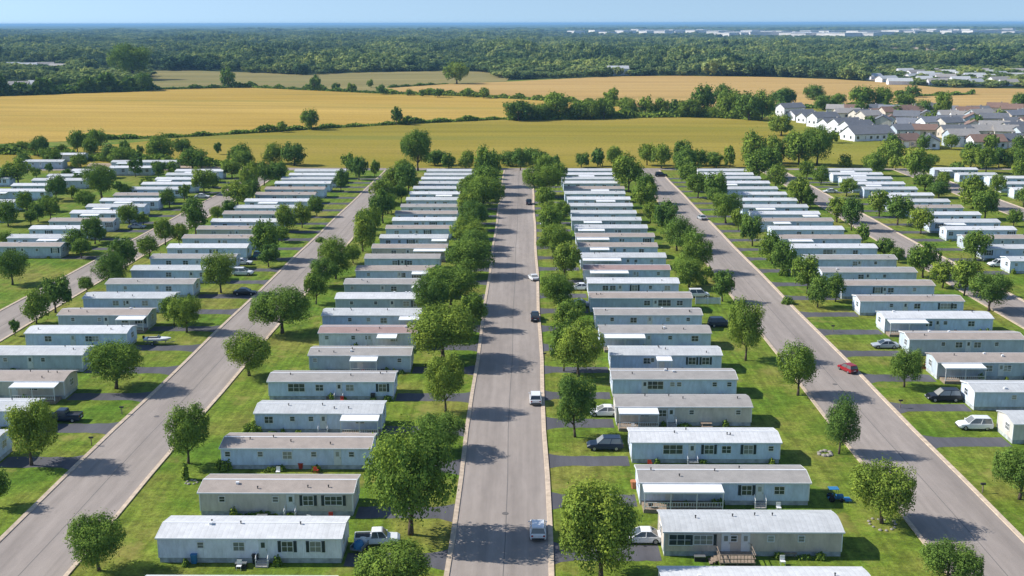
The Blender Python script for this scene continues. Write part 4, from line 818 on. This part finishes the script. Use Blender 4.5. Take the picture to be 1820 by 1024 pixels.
# boat on its trailer
e = bpy.data.objects.new('boat_on_trailer', None); C.objects.link(e); e.location = px(281, 612); e.rotation_euler = (0, 0, 0.05); e.scale = (.85, .85, .85)
tag(e, 'white motor boat on a trailer beside the white-roofed blue home', 'boat')
secs = []
for x, hw_, zb in ((-2.6, .95, .75), (-1.2, 1.05, .65), (.6, 1.0, .65), (1.8, .7, .8), (2.7, .12, 1.15)): secs.append([(x, -hw_, 1.35), (x, -hw_ * .8, zb + .25), (x, 0, zb), (x, hw_ * .8, zb + .25), (x, hw_, 1.35), (x, hw_ * .85, 1.4), (x, -hw_ * .85, 1.4)])
build('hull', MB().loft(secs), M['p_white'], e); build('cockpit', MB().box((-.9, 0, 1.402), (2.4, 1.3, .02)), M['dark'], e)
build('windscreen', MB().add([(.5, -.75, 1.4), (.5, .75, 1.4), (.1, .6, 1.85), (.1, -.6, 1.85), (.46, -.75, 1.4), (.46, .75, 1.4), (.06, .6, 1.85), (.06, -.6, 1.85)], [(0, 1, 2, 3), (4, 5, 6, 7), (0, 1, 5, 4), (1, 2, 6, 5), (2, 3, 7, 6), (3, 0, 4, 7)]), M['glass'], e)
build('outboard_motor', MB().box((-2.8, 0, 1.5), (.4, .4, .6)).box((-2.8, 0, .9), (.15, .15, .8)), M['dark'], e)
tr = MB()
for sy in (-1, 1): tr.box((-.2, sy * .7, .5), (4.6, .09, .1)); tr.tube((2.1, sy * .7, .5), (3.4, 0, .5), .05, n=5)
for x in (-2, 0, 1.6): tr.box((x, 0, .5), (.08, 1.4, .08)); tr.box((x, 0, .62), (.1, .9, .2))
build('trailer_frame', tr, M['metal'], e)
for sy in (-1, 1):
    wv = bpy.data.objects.new('wheel', None); C.objects.link(wv); wv.parent = e; wv.location = (-.9, sy * .95, .34); link('tyre', TY, wv); link('rim', RI_, wv)
# small blue tractor by the awning home
e = bpy.data.objects.new('garden_tractor', None); C.objects.link(e); e.location = px(1484, 890); e.scale = (.75, .75, .75); tag(e, 'small blue garden tractor with canopy on the lawn beside a home', 'tractor')
build('hood', MB().box((.65, 0, .75), (1.1, .6, .5)).box((1.22, 0, .7), (.06, .5, .38)), M['tarp'], e)
build('chassis', MB().box((0, 0, .45), (2.2, .5, .2)).box((-.6, .62, .85), (.9, .2, .08)).box((-.6, -.62, .85), (.9, .2, .08)), M['tarp'], e)
build('seat', MB().box((-.5, 0, .85), (.5, .5, .12)).box((-.78, 0, 1.1), (.1, .5, .45)), M['dark'], e)
cn = build('canopy', MB().box((-.35, 0, 2.05), (1.5, 1.2, .08)), M['tarp'], e)
for sx in (-1, .25):
    for sy in (-.5, .5): build('post', MB().box((sx, sy, 1.25), (.05, .05, 1.55)), M['dark'], cn)
build('mower_deck', MB().box((1.9, 0, .22), (1.0, 1.5, .18)), M['tarp'], e)
for x, r_ in ((-.65, 1.5), (.85, .95)):
    for sy in (-.65, .65): o = link('wheel', TY, e, (x, sy, .34 * r_)); o.scale = (r_, 1.1, r_)
# cargo trailer with tarpaulins by the front white home
e = bpy.data.objects.new('cargo_trailer', None); C.objects.link(e); e.location = px(641, 977); e.rotation_euler = (0, 0, 1.3); e.scale = (.8, .8, .8); tag(e, 'open trailer heaped under blue and white tarpaulins by the white pickup', 'trailer')
build('trailer_bed', MB().box((0, 0, .55), (3, 1.6, .12)).box((0, .8, .8), (3, .06, .5)).box((0, -.8, .8), (3, .06, .5)).tube((1.5, 0, .5), (2.6, 0, .45), .05), M['metal'], e)
def blob(r0, seed, c, s_):
    r = random.Random(seed); secs = []
    for k in range(7):
        x = c[0] + s_[0] * (-1 + k / 3); q = math.sqrt(max(.03, 1 - (k / 3 - 1) ** 2)); secs.append([(x, c[1] + s_[1] * q * math.cos(t) * r.uniform(.85, 1.1), c[2] + s_[2] * q * max(0, math.sin(t)) * r.uniform(.75, 1.15)) for t in [math.pi * 2 * i / 12 for i in range(12)]])
    return MB().loft(secs)
build('blue_tarpaulin', blob(1, 3, (-.5, 0, .62), (.9, .75, 1.0)), M['tarp'], e); build('white_tarpaulin', blob(1, 5, (.9, 0, .62), (.6, .75, .8)), M['trim'], e)
for sy in (-.95, .95): link('wheel', TY, e, (0, sy, .34))
# small garden things
def thing(name, label, cat, mb, mat, x, y, rz=0, dz=0):
    o = build(name, mb, M[mat], None, (px(x, y)[0], px(x, y)[1], dz), rz); tag(o, label, cat); return o
def mailbox(x, y, lab, sc=1.0):
    e = bpy.data.objects.new('mailbox', None); C.objects.link(e); e.location = px(x, y); tag(e, lab, 'mailbox', 'kerbside mailboxes')
    build('post', MB().box((0, 0, .5), (.1, .1, 1.0)), M['wood'], e); b = MB(); n = 8
    b.loft([[(xx, .13 * math.cos(t), 1.12 + (.13 * math.sin(t) if math.sin(t) > 0 else -.1)) for t in [2 * math.pi * i / 12 for i in range(12)]] for xx in (-.28, .28)]); build('box', b, M['dark'], e)
for i, (x, y, lab) in enumerate([(217, 737, 'dark mailbox at the left kerb of the left road beside two driveways'), (163, 792, 'dark mailbox left of the left road near the front'), (1600, 725, 'dark mailbox beside the right road near the black suv'), (1746, 876, 'dark mailbox beside the right road nearest the camera'), (1480, 590, 'dark mailbox at the right kerb of the right road, far up'), (968, 640, 'dark mailbox at the right kerb of the middle road')]): mailbox(x, y, lab)
def rocks(x, y, n, r0, lab, seed, sz=.28):
    r = random.Random(seed); e = bpy.data.objects.new('stone_ring', None); C.objects.link(e); e.location = px(x, y); tag(e, lab, 'stones')
    for k in range(n):
        t = 2 * math.pi * k / n; m = MB(); q = r.uniform(.7, 1.2) * sz
        m.loft([[(q * a * math.cos(u) * r.uniform(.85, 1.1), q * a * math.sin(u) * r.uniform(.85, 1.1), q * z) for u in [2 * math.pi * i / 7 for i in range(7)]] for a, z in ((.8, 0), (1, .3), (.7, .65), (.25, .8))])
        build('stone', m, M['stone'], e, (r0 * math.cos(t) * r.uniform(.8, 1.2), r0 * math.sin(t) * r.uniform(.8, 1.2), -.02))
rocks(1467, 807, 9, .8, 'heap of flat stones on the lawn beside a slender tree', 1, .34); rocks(1567, 932, 12, 1.5, 'ring of stones round the foot of the big tree at right', 2, .2); rocks(340, 858, 7, .6, 'small ring of stones on the lawn beside the beige home', 3, .22)
def table(x, y, lab, mat):
    e = bpy.data.objects.new('garden_table', None); C.objects.link(e); e.location = px(x, y); tag(e, lab, 'table')
    build('tabletop', MB().box((0, 0, .74), (1.5, .75, .05)), M[mat], e)
    for sy in (-1, 1): build('bench', MB().box((0, sy * .68, .44), (1.5, .26, .05)), M[mat], e)
    for sx in (-.55, .55):
        b = MB(); b.tube((sx, -.65, 0), (sx, .15, .72), .04, n=5); b.tube((sx, .65, 0), (sx, -.15, .72), .04, n=5); b.box((sx, 0, .4), (.06, 1.5, .06)); build('leg', b, M[mat], e)
table(472, 829, 'red picnic table in front of the tan-roofed blue home', 'redplastic'); table(1255, 757 + 4, 'dark picnic table in front of the grey-roofed beige home', 'wood'); table(1400, 985, 'wooden picnic table behind the deck of the front right home', 'wood'); table(1205, 893, 'dark table under the long white awning', 'wood')
def planter(x, y, lab, mat, s_=1.0):
    m = MB(); n = 12
    m.loft([[(q * .28 * s_ * math.cos(2 * math.pi * i / n), q * .28 * s_ * math.sin(2 * math.pi * i / n), z * s_) for i in range(n)] for q, z in ((.7, 0), (1, .5), (1.1, .52), (1.1, .6), (.9, .6))]); o = build('flower_pot', m, M[mat], None, px(x, y)); tag(o, lab, 'flower pot')
planter(535, 833, 'red pot in front of the tan-roofed blue home', 'redplastic', 1.3); planter(545, 829, 'dark pot beside the red pot at the blue home', 'dark'); planter(1127, 868, 'terracotta pot at the left corner of the long awning home', 'terracotta', 1.6); planter(1348, 887, 'terracotta pot beside the long awning home steps', 'terracotta', 1.3); planter(1262, 852, 'pale stone pot near the kerb', 'conc')
def bin_(x, y, lab, mat='dark'):
    e = bpy.data.objects.new('wheelie_bin', None); C.objects.link(e); e.location = px(x, y); tag(e, lab, 'bin')
    build('body', MB().loft([[(-.25, -.28, .05), (.25, -.28, .05), (.25, .28, .05), (-.25, .28, .05)], [(-.3, -.35, 1.0), (.3, -.35, 1.0), (.3, .35, 1.0), (-.3, .35, 1.0)]]), M[mat], e); build('lid', MB().box((0, 0, 1.03), (.64, .76, .06)), M[mat], e)
bin_(455, 1001, 'dark wheelie bin left of the steps of the front white home'); bin_(663, 712, 'dark wheelie bin in front of the grey-roofed blue home'); bin_(1247, 753, 'dark wheelie bin beside the picnic table of the beige home'); bin_(1392, 981, 'dark wheelie bin beside the tan home'); bin_(346, 1001, 'dark wheelie bin under the small window of the front white home', 'tarp')
def manhole(X, Y, lab):
    o = build('manhole_cover', MB().tube((0, 0, 0), (0, 0, .03), .38, .36, 18), M['seam'], None, (X, Y, .012)); tag(o, lab, 'manhole cover')
manhole(-2.2, 118, 'round manhole cover near the middle of the middle road, near the front'); manhole(-2.6, 205, 'round manhole cover half way up the middle road'); manhole(-52, 150, 'round manhole cover in the left road'); manhole(47.5, 165, 'round manhole cover in the right road')
CH = []
def proto_chair(mat):
    e = bpy.data.objects.new('garden_chair', None); C.objects.link(e); build('seat', MB().box((0, 0, .42), (.5, .5, .05)), M[mat], e); build('backrest', MB().box((0, .25, .7), (.5, .05, .5)), M[mat], e)
    for sx in (-.22, .22):
        for sy in (-.22, .22): build('leg', MB().box((sx, sy, .2), (.04, .04, .4)), M[mat], e)
    return e
def proto_grill():
    e = bpy.data.objects.new('kettle_grill', None); C.objects.link(e); b = MB(); n = 12
    b.loft([[(q * .3 * math.cos(2 * math.pi * i / n), q * .3 * math.sin(2 * math.pi * i / n), z) for i in range(n)] for q, z in ((.4, .62), (.85, .7), (1, .82), (.85, .98), (.35, 1.06))]); build('bowl', b, M['dark'], e)
    for k in range(3): t_ = 2.1 * k; build('leg', MB().tube((.2 * math.cos(t_), .2 * math.sin(t_), .68), (.34 * math.cos(t_), .34 * math.sin(t_), 0), .02, n=5), M['metal'], e)
    return e
def proto_box():
    e = bpy.data.objects.new('storage_box', None); C.objects.link(e); build('body', MB().box((0, 0, .25), (1.1, .5, .5)), M['dark'], e); build('lid', MB().box((0, 0, .53), (1.16, .56, .06)), M['metal'], e); return e
def copy_thing(e):
    c = e.copy(); C.objects.link(c)
    for ch in e.children: d_ = ch.copy(); C.objects.link(d_); d_.parent = c
    return c
rc_ = random.Random(8); kinds = [('white plastic chair', 'chair', proto_chair('trim')), ('dark chair', 'chair', proto_chair('dark')), ('black kettle grill', 'grill', proto_grill()), ('dark plastic storage box', 'box', proto_box()), ('red chair', 'chair', proto_chair('redplastic'))]
used_ = set()
for col, hs in HOME_POS.items():
    for i, (X0, X1, yc) in enumerate(hs[:9]):
        if abs(proj((X0, yc, 0))[0] - 910) > 920 or abs(proj((X1, yc, 0))[0] - 910) > 920: continue
        for k in rc_.sample(range(5), rc_.choice([1, 2, 2, 3])):
            nm_, ct_, pr_ = kinds[k]; o = pr_ if k not in used_ else copy_thing(pr_); used_.add(k)
            o.location = (rc_.uniform(X0 + .8, X1 - .8), yc - DEP / 2 - (rc_.uniform(1.0, 1.9) if k != 3 else 1.0), 0); o.rotation_euler = (0, 0, rc_.choice([0, .4, 2.8]) if k != 3 else 0)
            tag(o, f"{nm_} in front of the {ordw(i + 1)} home, {ROWN[col][4:]}", ct_, 'yard things before the homes')
def fence(x0, y0, x1, y1, lab):
    a, b = Vector(px(x0, y0)), Vector(px(x1, y1)); e = bpy.data.objects.new('panel_fence', None); C.objects.link(e); e.location = a; e.rotation_euler = (0, 0, math.atan2(b.y - a.y, b.x - a.x)); L = (b - a).length; tag(e, lab, 'fence')
    n = max(2, int(L / 2.2) + 1)
    for k in range(n): build('post', MB().box((L * k / (n - 1), 0, .75), (.12, .12, 1.5)), M['trim'], e)
    p = MB()
    for k in range(int(L / .17)): p.box((.1 + k * .17, .01, .72), (.13, .03, 1.3))
    for z in (.3, 1.15): p.box((L / 2, .045, z), (L, .04, .08))
    build('panel', p, M['w_grey'], e)
fence(1236, 541, 1280, 541, 'pale panel fence behind the white van right of a home')
fence(560, 1040, 600, 1040, 'low fence behind the front lawn tree') if False else None
# covered utility pedestals
# ------------------------------------------------------------------ far suburb with gabled houses
def gable_house(x, y, L, D, rz, roof, wall, lab, grp, eh=4.2, name='gabled_house', cat='house', simple_=False):
    e = bpy.data.objects.new(name, None); C.objects.link(e); q = at(x, y); e.location = (q.x, q.y, 0); e.rotation_euler = (0, 0, rz); tag(e, lab, cat, grp)
    h = D / 2; rs = D * .27
    build('wall', MB().prism([(-h, 0), (h, 0), (h, eh), (0, eh + rs), (-h, eh)], -L / 2, L / 2), M[wall], e)
    o = .5; k = rs / h
    pr = [(-h - o, eh - o * k + .1), (0, eh + rs + .1), (h + o, eh - o * k + .1), (h + o, eh - o * k + .35), (0, eh + rs + .4), (-h - o, eh - o * k + .35)]
    rf = build('roof', MB().prism(pr, -L / 2 - .4, L / 2 + .4), M[roof], e)
    if not simple_:
        rr_ = random.Random(int(x * 7 + y))
        for sx in (-1, 1):
            for yy in (-h * .45, h * .45):
                m = MB().box((sx * (L / 2 + .02), yy, eh * .5), (.08, 1.3, 1.3)); build('window', m, M['glass'], e)
        for sy in (-1, 1):
            for q in range(max(2, int(L / 3.5))):
                m = MB().box((-L / 2 + (q + .5) * L / max(2, int(L / 3.5)), sy * (h + .02), eh * .52), (1.2, .08, 1.3)); build('window', m, M['glass'], e)
        build('garage_door', MB().box((-L * .3, -h - .03, 1.25), (2.8, .1, 2.4)), M['trim'], e)
        build('chimney', MB().box((L * .2, h * .3, eh + rs * .9), (.8, .8, 2.0)), M['r_grey'], rf)
    return e
SUB = [(1404 + 19.5 * i, 206 + 5.9 * i + (i % 2), 15 if i < 7 else 21, 8.5 if i < 7 else 12, .42 if i < 7 else .3, 'r_dark', 'w_white') for i in range(8)]
rs2 = random.Random(12)
for k, (x0, x1, yy, slope, st_) in enumerate([(1490, 1840, 202, .02, 30), (1500, 1860, 210, .03, 31), (1545, 1860, 220, .03, 33), (1570, 1870, 231, .02, 36), (1610, 1880, 243, 0.01, 42), (1608, 1880, 260, 0.01, 50)]):
    x_ = x0
    while x_ < x1:
        SUB.append((x_ + rs2.uniform(-5, 5), yy + (x_ - x0) * slope + rs2.uniform(-2, 2), rs2.uniform(11, 15), rs2.uniform(8, 9.5), rs2.choice([-.35, .25, .4, 1.25, .1, -.15]), rs2.choice(['r_dark', 'r_dark', 'r_grey', 'r_brown', 'r_brown', 'r_slate']), rs2.choice(['w_white', 'w_beige', 'w_beige', 'w_grey', 'w_tan']))); x_ += st_ * rs2.uniform(.8, 1.2)
M['r_slate'] = roofmat('blue_grey_roof', (0.24, 0.255, 0.29, 1), (0.18, 0.19, 0.21, 1))
RC = {'r_dark': 'slate grey', 'r_slate': 'blue grey', 'r_grey': 'light grey', 'r_brown': 'brown'}
SUB.sort()
for i, (x, y, L, D, rz, rf_, wl) in enumerate(SUB): gable_house(x, y, L, D, rz, rf_, wl, f"{RC[rf_]} roofed gabled house in the far suburb, {ordw(i + 1)} from the left", 'gabled houses of the far suburb', 3.2 if i % 3 else 5.0)
CLEAR = []   # photo-space outlines of clearings, used to keep wood off the ground there
rg = random.Random(5)
FARH = [(x, y) for x, y in [(1552 + 22 * i + rg.uniform(-4, 4), 141 + (i % 3) * 4.5 + i * .2) for i in range(13)] + [(1610 + 17 * i + rg.uniform(-4, 4), 131 + (i % 4) * 3) for i in range(13)]]
FARH.sort()
for i, (x, y) in enumerate(FARH): gable_house(x, y, rg.uniform(14, 22), 9, rg.uniform(-.3, .5), rg.choice(['r_light', 'r_grey', 'r_light']), 'w_white', f"pale roofed small house among trees beyond the tan field, {ordw(i + 1)} from the left", 'small houses beyond the tan field', 3, 'small_house', 'house', True)
LH = [(-20, 124), (18, 121), (50, 122), (80, 121), (105, 124), (35, 160), (70, 158), (100, 154), (132, 152)]
for i, (x, y) in enumerate(LH): gable_house(x, y, 22 if y < 130 else 16, 11, rg.uniform(-.2, .4), rg.choice(['r_light', 'r_grey']), 'w_white', f"pale farm building at the left edge beyond the golden field, {ordw(i + 1)} in its group", 'farm buildings beyond the golden field', 4, 'farm_building', 'farm building', True)
for i, (x, y) in enumerate([(708, 94), (755, 97), (1102, 88), (916, 88), (1098, 134), (1390, 86)]): gable_house(x, y, 22, 10, rg.uniform(-.3, .3), 'r_light', 'w_white', f"lone pale building showing above the wood, {ordw(i + 1)} from the start", 'lone buildings in the wood', 7, 'lone_building', 'building', True)
WH = [(1024, 60, 70), (1060, 59.5, 60), (1112, 59, 100), (1148, 59.5, 60), (1157, 58.5, 30), (1205, 59.5, 150), (1240, 60, 120), (1222, 57.5, 160), (1280, 62, 150), (1312, 63, 140), (1338, 59, 170), (1350, 64, 150), (1378, 62, 160), (1412, 64, 150), (1430, 65, 130), (1450, 60, 190), (1490, 61, 200), (1500, 65.5, 150), (1535, 62, 170), (1552, 64.5, 120), (1490, 52, 120), (1600, 60, 120), (1625, 60, 140), (1660, 59, 150), (1700, 60, 190), (1740, 60.5, 170), (1772, 59.5, 160), (1805, 60, 180), (1080, 61.5, 60), (1180, 61, 90)]
for k in range(34):
    x_ = 1110 + k * 20.5 + rg.uniform(-8, 8); lo_, hi_ = (56, 60.5) if x_ < 1290 or x_ > 1575 else (57, 66.5)
    WH.append((x_, rg.uniform(lo_, hi_), rg.uniform(40, 130)))
WH.sort()
for i, (x, y, L) in enumerate(WH):
    e = bpy.data.objects.new('warehouse', None); C.objects.link(e); q = at(x, y); e.location = (q.x, q.y, 0); e.rotation_euler = (0, 0, rg.uniform(.45, .95)); tag(e, f"long pale warehouse on the horizon, {ordw(i + 1)} from the left", 'warehouse', 'warehouses on the horizon')
    hh = rg.uniform(12, 18); build('wall', MB().box((0, 0, hh / 2), (L, 60, hh)), M['pale_wall'], e); build('roof', MB().box((0, 0, hh + .4), (L + 2, 62, .9)), M['r_white'], e)
# ------------------------------------------------------------------ the wood: one mass of crowns to the horizon
EDGE = [(-400, 182), (0, 172), (120, 167), (252, 161), (262, 127), (350, 126), (470, 131), (540, 134), (650, 129), (790, 127), (870, 129), (900, 144), (1076, 136.5), (1200, 135), (1360, 137), (1480, 141), (1565, 146), (1670, 156), (1820, 158), (2300, 162)]
def edge_y(x):
    for (a, b), (c, d) in zip(EDGE, EDGE[1:]):
        if a <= x <= c: return b + (d - b) * (x - a) / (c - a)
    return 172
def in_clear(x, y0, ytop):
    c = [(-400, 125, 114, 122), (-400, 95, 146, 158), (165, 300, 119, 127), (1540, 1840, 118, 143), (1552, 1705, 80, 90), (960, 1570, 54.5, 66), (1570, 2000, 55, 61.5)]
    for a, b, lo, hi in c:
        if a < x < b and y0 > lo and ytop < hi: return (lo, hi)
    return None
def make_wood():
    r = np.random.RandomState(11); P = []; S = []
    Y = 700.0
    while Y < 9000:
        sp = 15 if Y < 2400 else 16 if Y < 3800 else 19 if Y < 6000 else 26
        hx = Y * .56 + 60; n = int(2 * hx / sp); xs = np.linspace(-hx, hx, n) + r.uniform(-.5, .5, n) * sp; ys = Y + r.uniform(-.5, .5, n) * sp
        gsz = (0.85 + .35 * (np.sin(xs * .021 + Y * .013) * np.sin(xs * .008 - Y * .011) + .5 * np.sin(xs * .05 + 3)))
        for x, y, gs in zip(xs, ys, gsz):
            X, Yp, z = proj((x, y, 0))
            if X < -330 or X > 2150 or Yp > edge_y(X) - 0.3: continue
            a = sp * .6 * float(np.clip(gs, .6, 1.3)) * r.uniform(.7, 1.3); H = (18 + 3 * math.sin(x * .013 + y * .004)) * (.86 + .3 * math.sin(x * .0047 + 2 * math.sin(y * .0061)) * math.sin(y * .0093 + x * .002)) * r.uniform(.6, 1.2) * float(np.clip(gs, .7, 1.12))
            top = Yp - H * F_PX / z
            cl = in_clear(X, Yp, top)
            if cl:
                if Yp < cl[1] + 3 or Yp > 170: 
                    if r.uniform() > (0.5 if X > 1540 and 118 < Yp < 145 else 0.12): continue
                H *= .55; 
                if Yp > 140 and X < 300 : H *= .8
            P.append((x, y, -.12 * H)); S.append((a, a, H / 2))
        Y += sp * .8
    me = bpy.data.meshes.new('wood'); me.vertices.add(len(P)); me.vertices.foreach_set('co', np.array(P, dtype=np.float32).ravel())
    at1 = me.attributes.new('crown_scale', 'FLOAT_VECTOR', 'POINT'); at1.data.foreach_set('vector', np.array(S, dtype=np.float32).ravel())
    at2 = me.attributes.new('turn', 'FLOAT_VECTOR', 'POINT'); rot = np.zeros((len(P), 3), dtype=np.float32); rot[:, 2] = r.uniform(0, 6.28, len(P)); at2.data.foreach_set('vector', rot.ravel())
    o = link('woods', me); tag(o, 'dense dark green wood stretching from the fields to the horizon', 'woods', kind='stuff')
    ng = bpy.data.node_groups.new('wood_crowns', 'GeometryNodeTree'); ng.interface.new_socket('Geometry', in_out='INPUT', socket_type='NodeSocketGeometry'); ng.interface.new_socket('Geometry', in_out='OUTPUT', socket_type='NodeSocketGeometry')
    N = ng.nodes; gi = N.new('NodeGroupInput'); go = N.new('NodeGroupOutput'); ip = N.new('GeometryNodeInstanceOnPoints'); j = N.new('GeometryNodeJoinGeometry')
    for src in FAR_CROWNS:
        oi = N.new('GeometryNodeObjectInfo'); oi.transform_space = 'ORIGINAL'; oi.inputs['Object'].default_value = src; oi.inputs['As Instance'].default_value = True; ng.links.new(oi.outputs['Geometry'], j.inputs[0])
    sm = N.new('GeometryNodeSetMaterial'); sm.inputs['Material'].default_value = M['leaf_far']
    ng.links.new(j.outputs[0], sm.inputs['Geometry']); ng.links.new(sm.outputs[0], ip.inputs['Instance']); ip.inputs['Pick Instance'].default_value = True
    for nm, sk in (('crown_scale', 'Scale'), ('turn', 'Rotation')):
        na = N.new('GeometryNodeInputNamedAttribute'); na.data_type = 'FLOAT_VECTOR'; na.inputs['Name'].default_value = nm; ng.links.new(na.outputs[0], ip.inputs[sk])
    ng.links.new(gi.outputs[0], ip.inputs['Points']); ng.links.new(ip.outputs[0], go.inputs[0])
    md = o.modifiers.new('crowns', 'NODES'); md.node_group = ng
    print('wood crowns', len(P))
make_wood()
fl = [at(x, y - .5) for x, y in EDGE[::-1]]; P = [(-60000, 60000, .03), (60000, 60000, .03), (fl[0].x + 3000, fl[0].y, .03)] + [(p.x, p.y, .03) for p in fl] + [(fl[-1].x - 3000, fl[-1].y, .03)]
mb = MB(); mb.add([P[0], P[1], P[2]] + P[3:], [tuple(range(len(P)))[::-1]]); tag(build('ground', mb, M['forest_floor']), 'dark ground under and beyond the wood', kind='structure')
for pts, lab in (([(-200, 123), (110, 123), (118, 117), (-200, 115)], 'bare pinkish ground among trees at the far left'), ([(-200, 157), (100, 154), (92, 148), (-200, 147)], 'bare ground behind the thicket at the left'), ([(1552, 90), (1705, 90), (1705, 84), (1552, 84)], 'bare pale clearing in the right wood'),
                 ([(1000, 66), (1570, 67), (1570, 56), (1000, 57)], 'pale open ground between the warehouses'), ([(1570, 62), (1900, 62), (1900, 57), (1570, 57)], 'pale open ground right of the warehouses'), ([(1540, 144), (1840, 154), (1840, 126), (1600, 126)], 'pale lots between small houses beyond the tan field')):
    sheet('clearing_ground', pts, .2, M['forest_floor'] if 'warehouses' in lab else M['soil'], lab)
# rolling canopy too far off to part into crowns
r = np.random.RandomState(3); rows = 70; cols = 760; V = []; k = 0
for j in range(rows):
    Yj = 6800 * 1.030 ** j; xs = np.linspace(-Yj * .6, Yj * .6, cols); hh = 9.5 + 2.2 * np.sin(xs / Yj * 160 + j) * np.sin(j * 1.3) + r.uniform(-2.2, 3.2, cols)
    for x, h_ in zip(xs, hh):
        X, Yp, z = proj((x, Yj, 0)); 
        if in_clear(X, Yp, Yp - 8 * F_PX / z) and Yp > 53: h_ = -2
        V.append((x, Yj, h_))
Fc = [(a * cols + b, a * cols + b + 1, (a + 1) * cols + b + 1, (a + 1) * cols + b) for a in range(rows - 1) for b in range(cols - 1)]
me = bpy.data.meshes.new('woods'); me.from_pydata(V, [], Fc); me.update()
t = NT('far_canopy', .9, .1); t.col(t.mix(1, (0.075, 0.12, 0.045, 1), t.ramp(t.noise(.02, 4, t.coord()), [(.35, g(.6)), (.65, g(1.3))]), 'MULTIPLY')); me.materials.append(t.m)
tag(link('woods', me), 'farthest band of wood along the horizon', 'woods', kind='stuff')
# ------------------------------------------------------------------ air
hz = MB().box((0, 30000, 29.2), (70000, 61600, 61.6)); t = bpy.data.materials.new('haze'); t.use_nodes = True; t.node_tree.nodes.remove(t.node_tree.nodes['Principled BSDF'])
pv = t.node_tree.nodes.new('ShaderNodeVolumePrincipled'); pv.inputs['Color'].default_value = (0.33, 0.64, 1.0, 1); pv.inputs['Density'].default_value = 7.0e-5; pv.inputs['Anisotropy'].default_value = 0.0
t.node_tree.links.new(pv.outputs[0], t.node_tree.nodes['Material Output'].inputs['Volume'])
tag(build('haze', hz, t), 'thin pale blue haze over the whole countryside', kind='stuff')
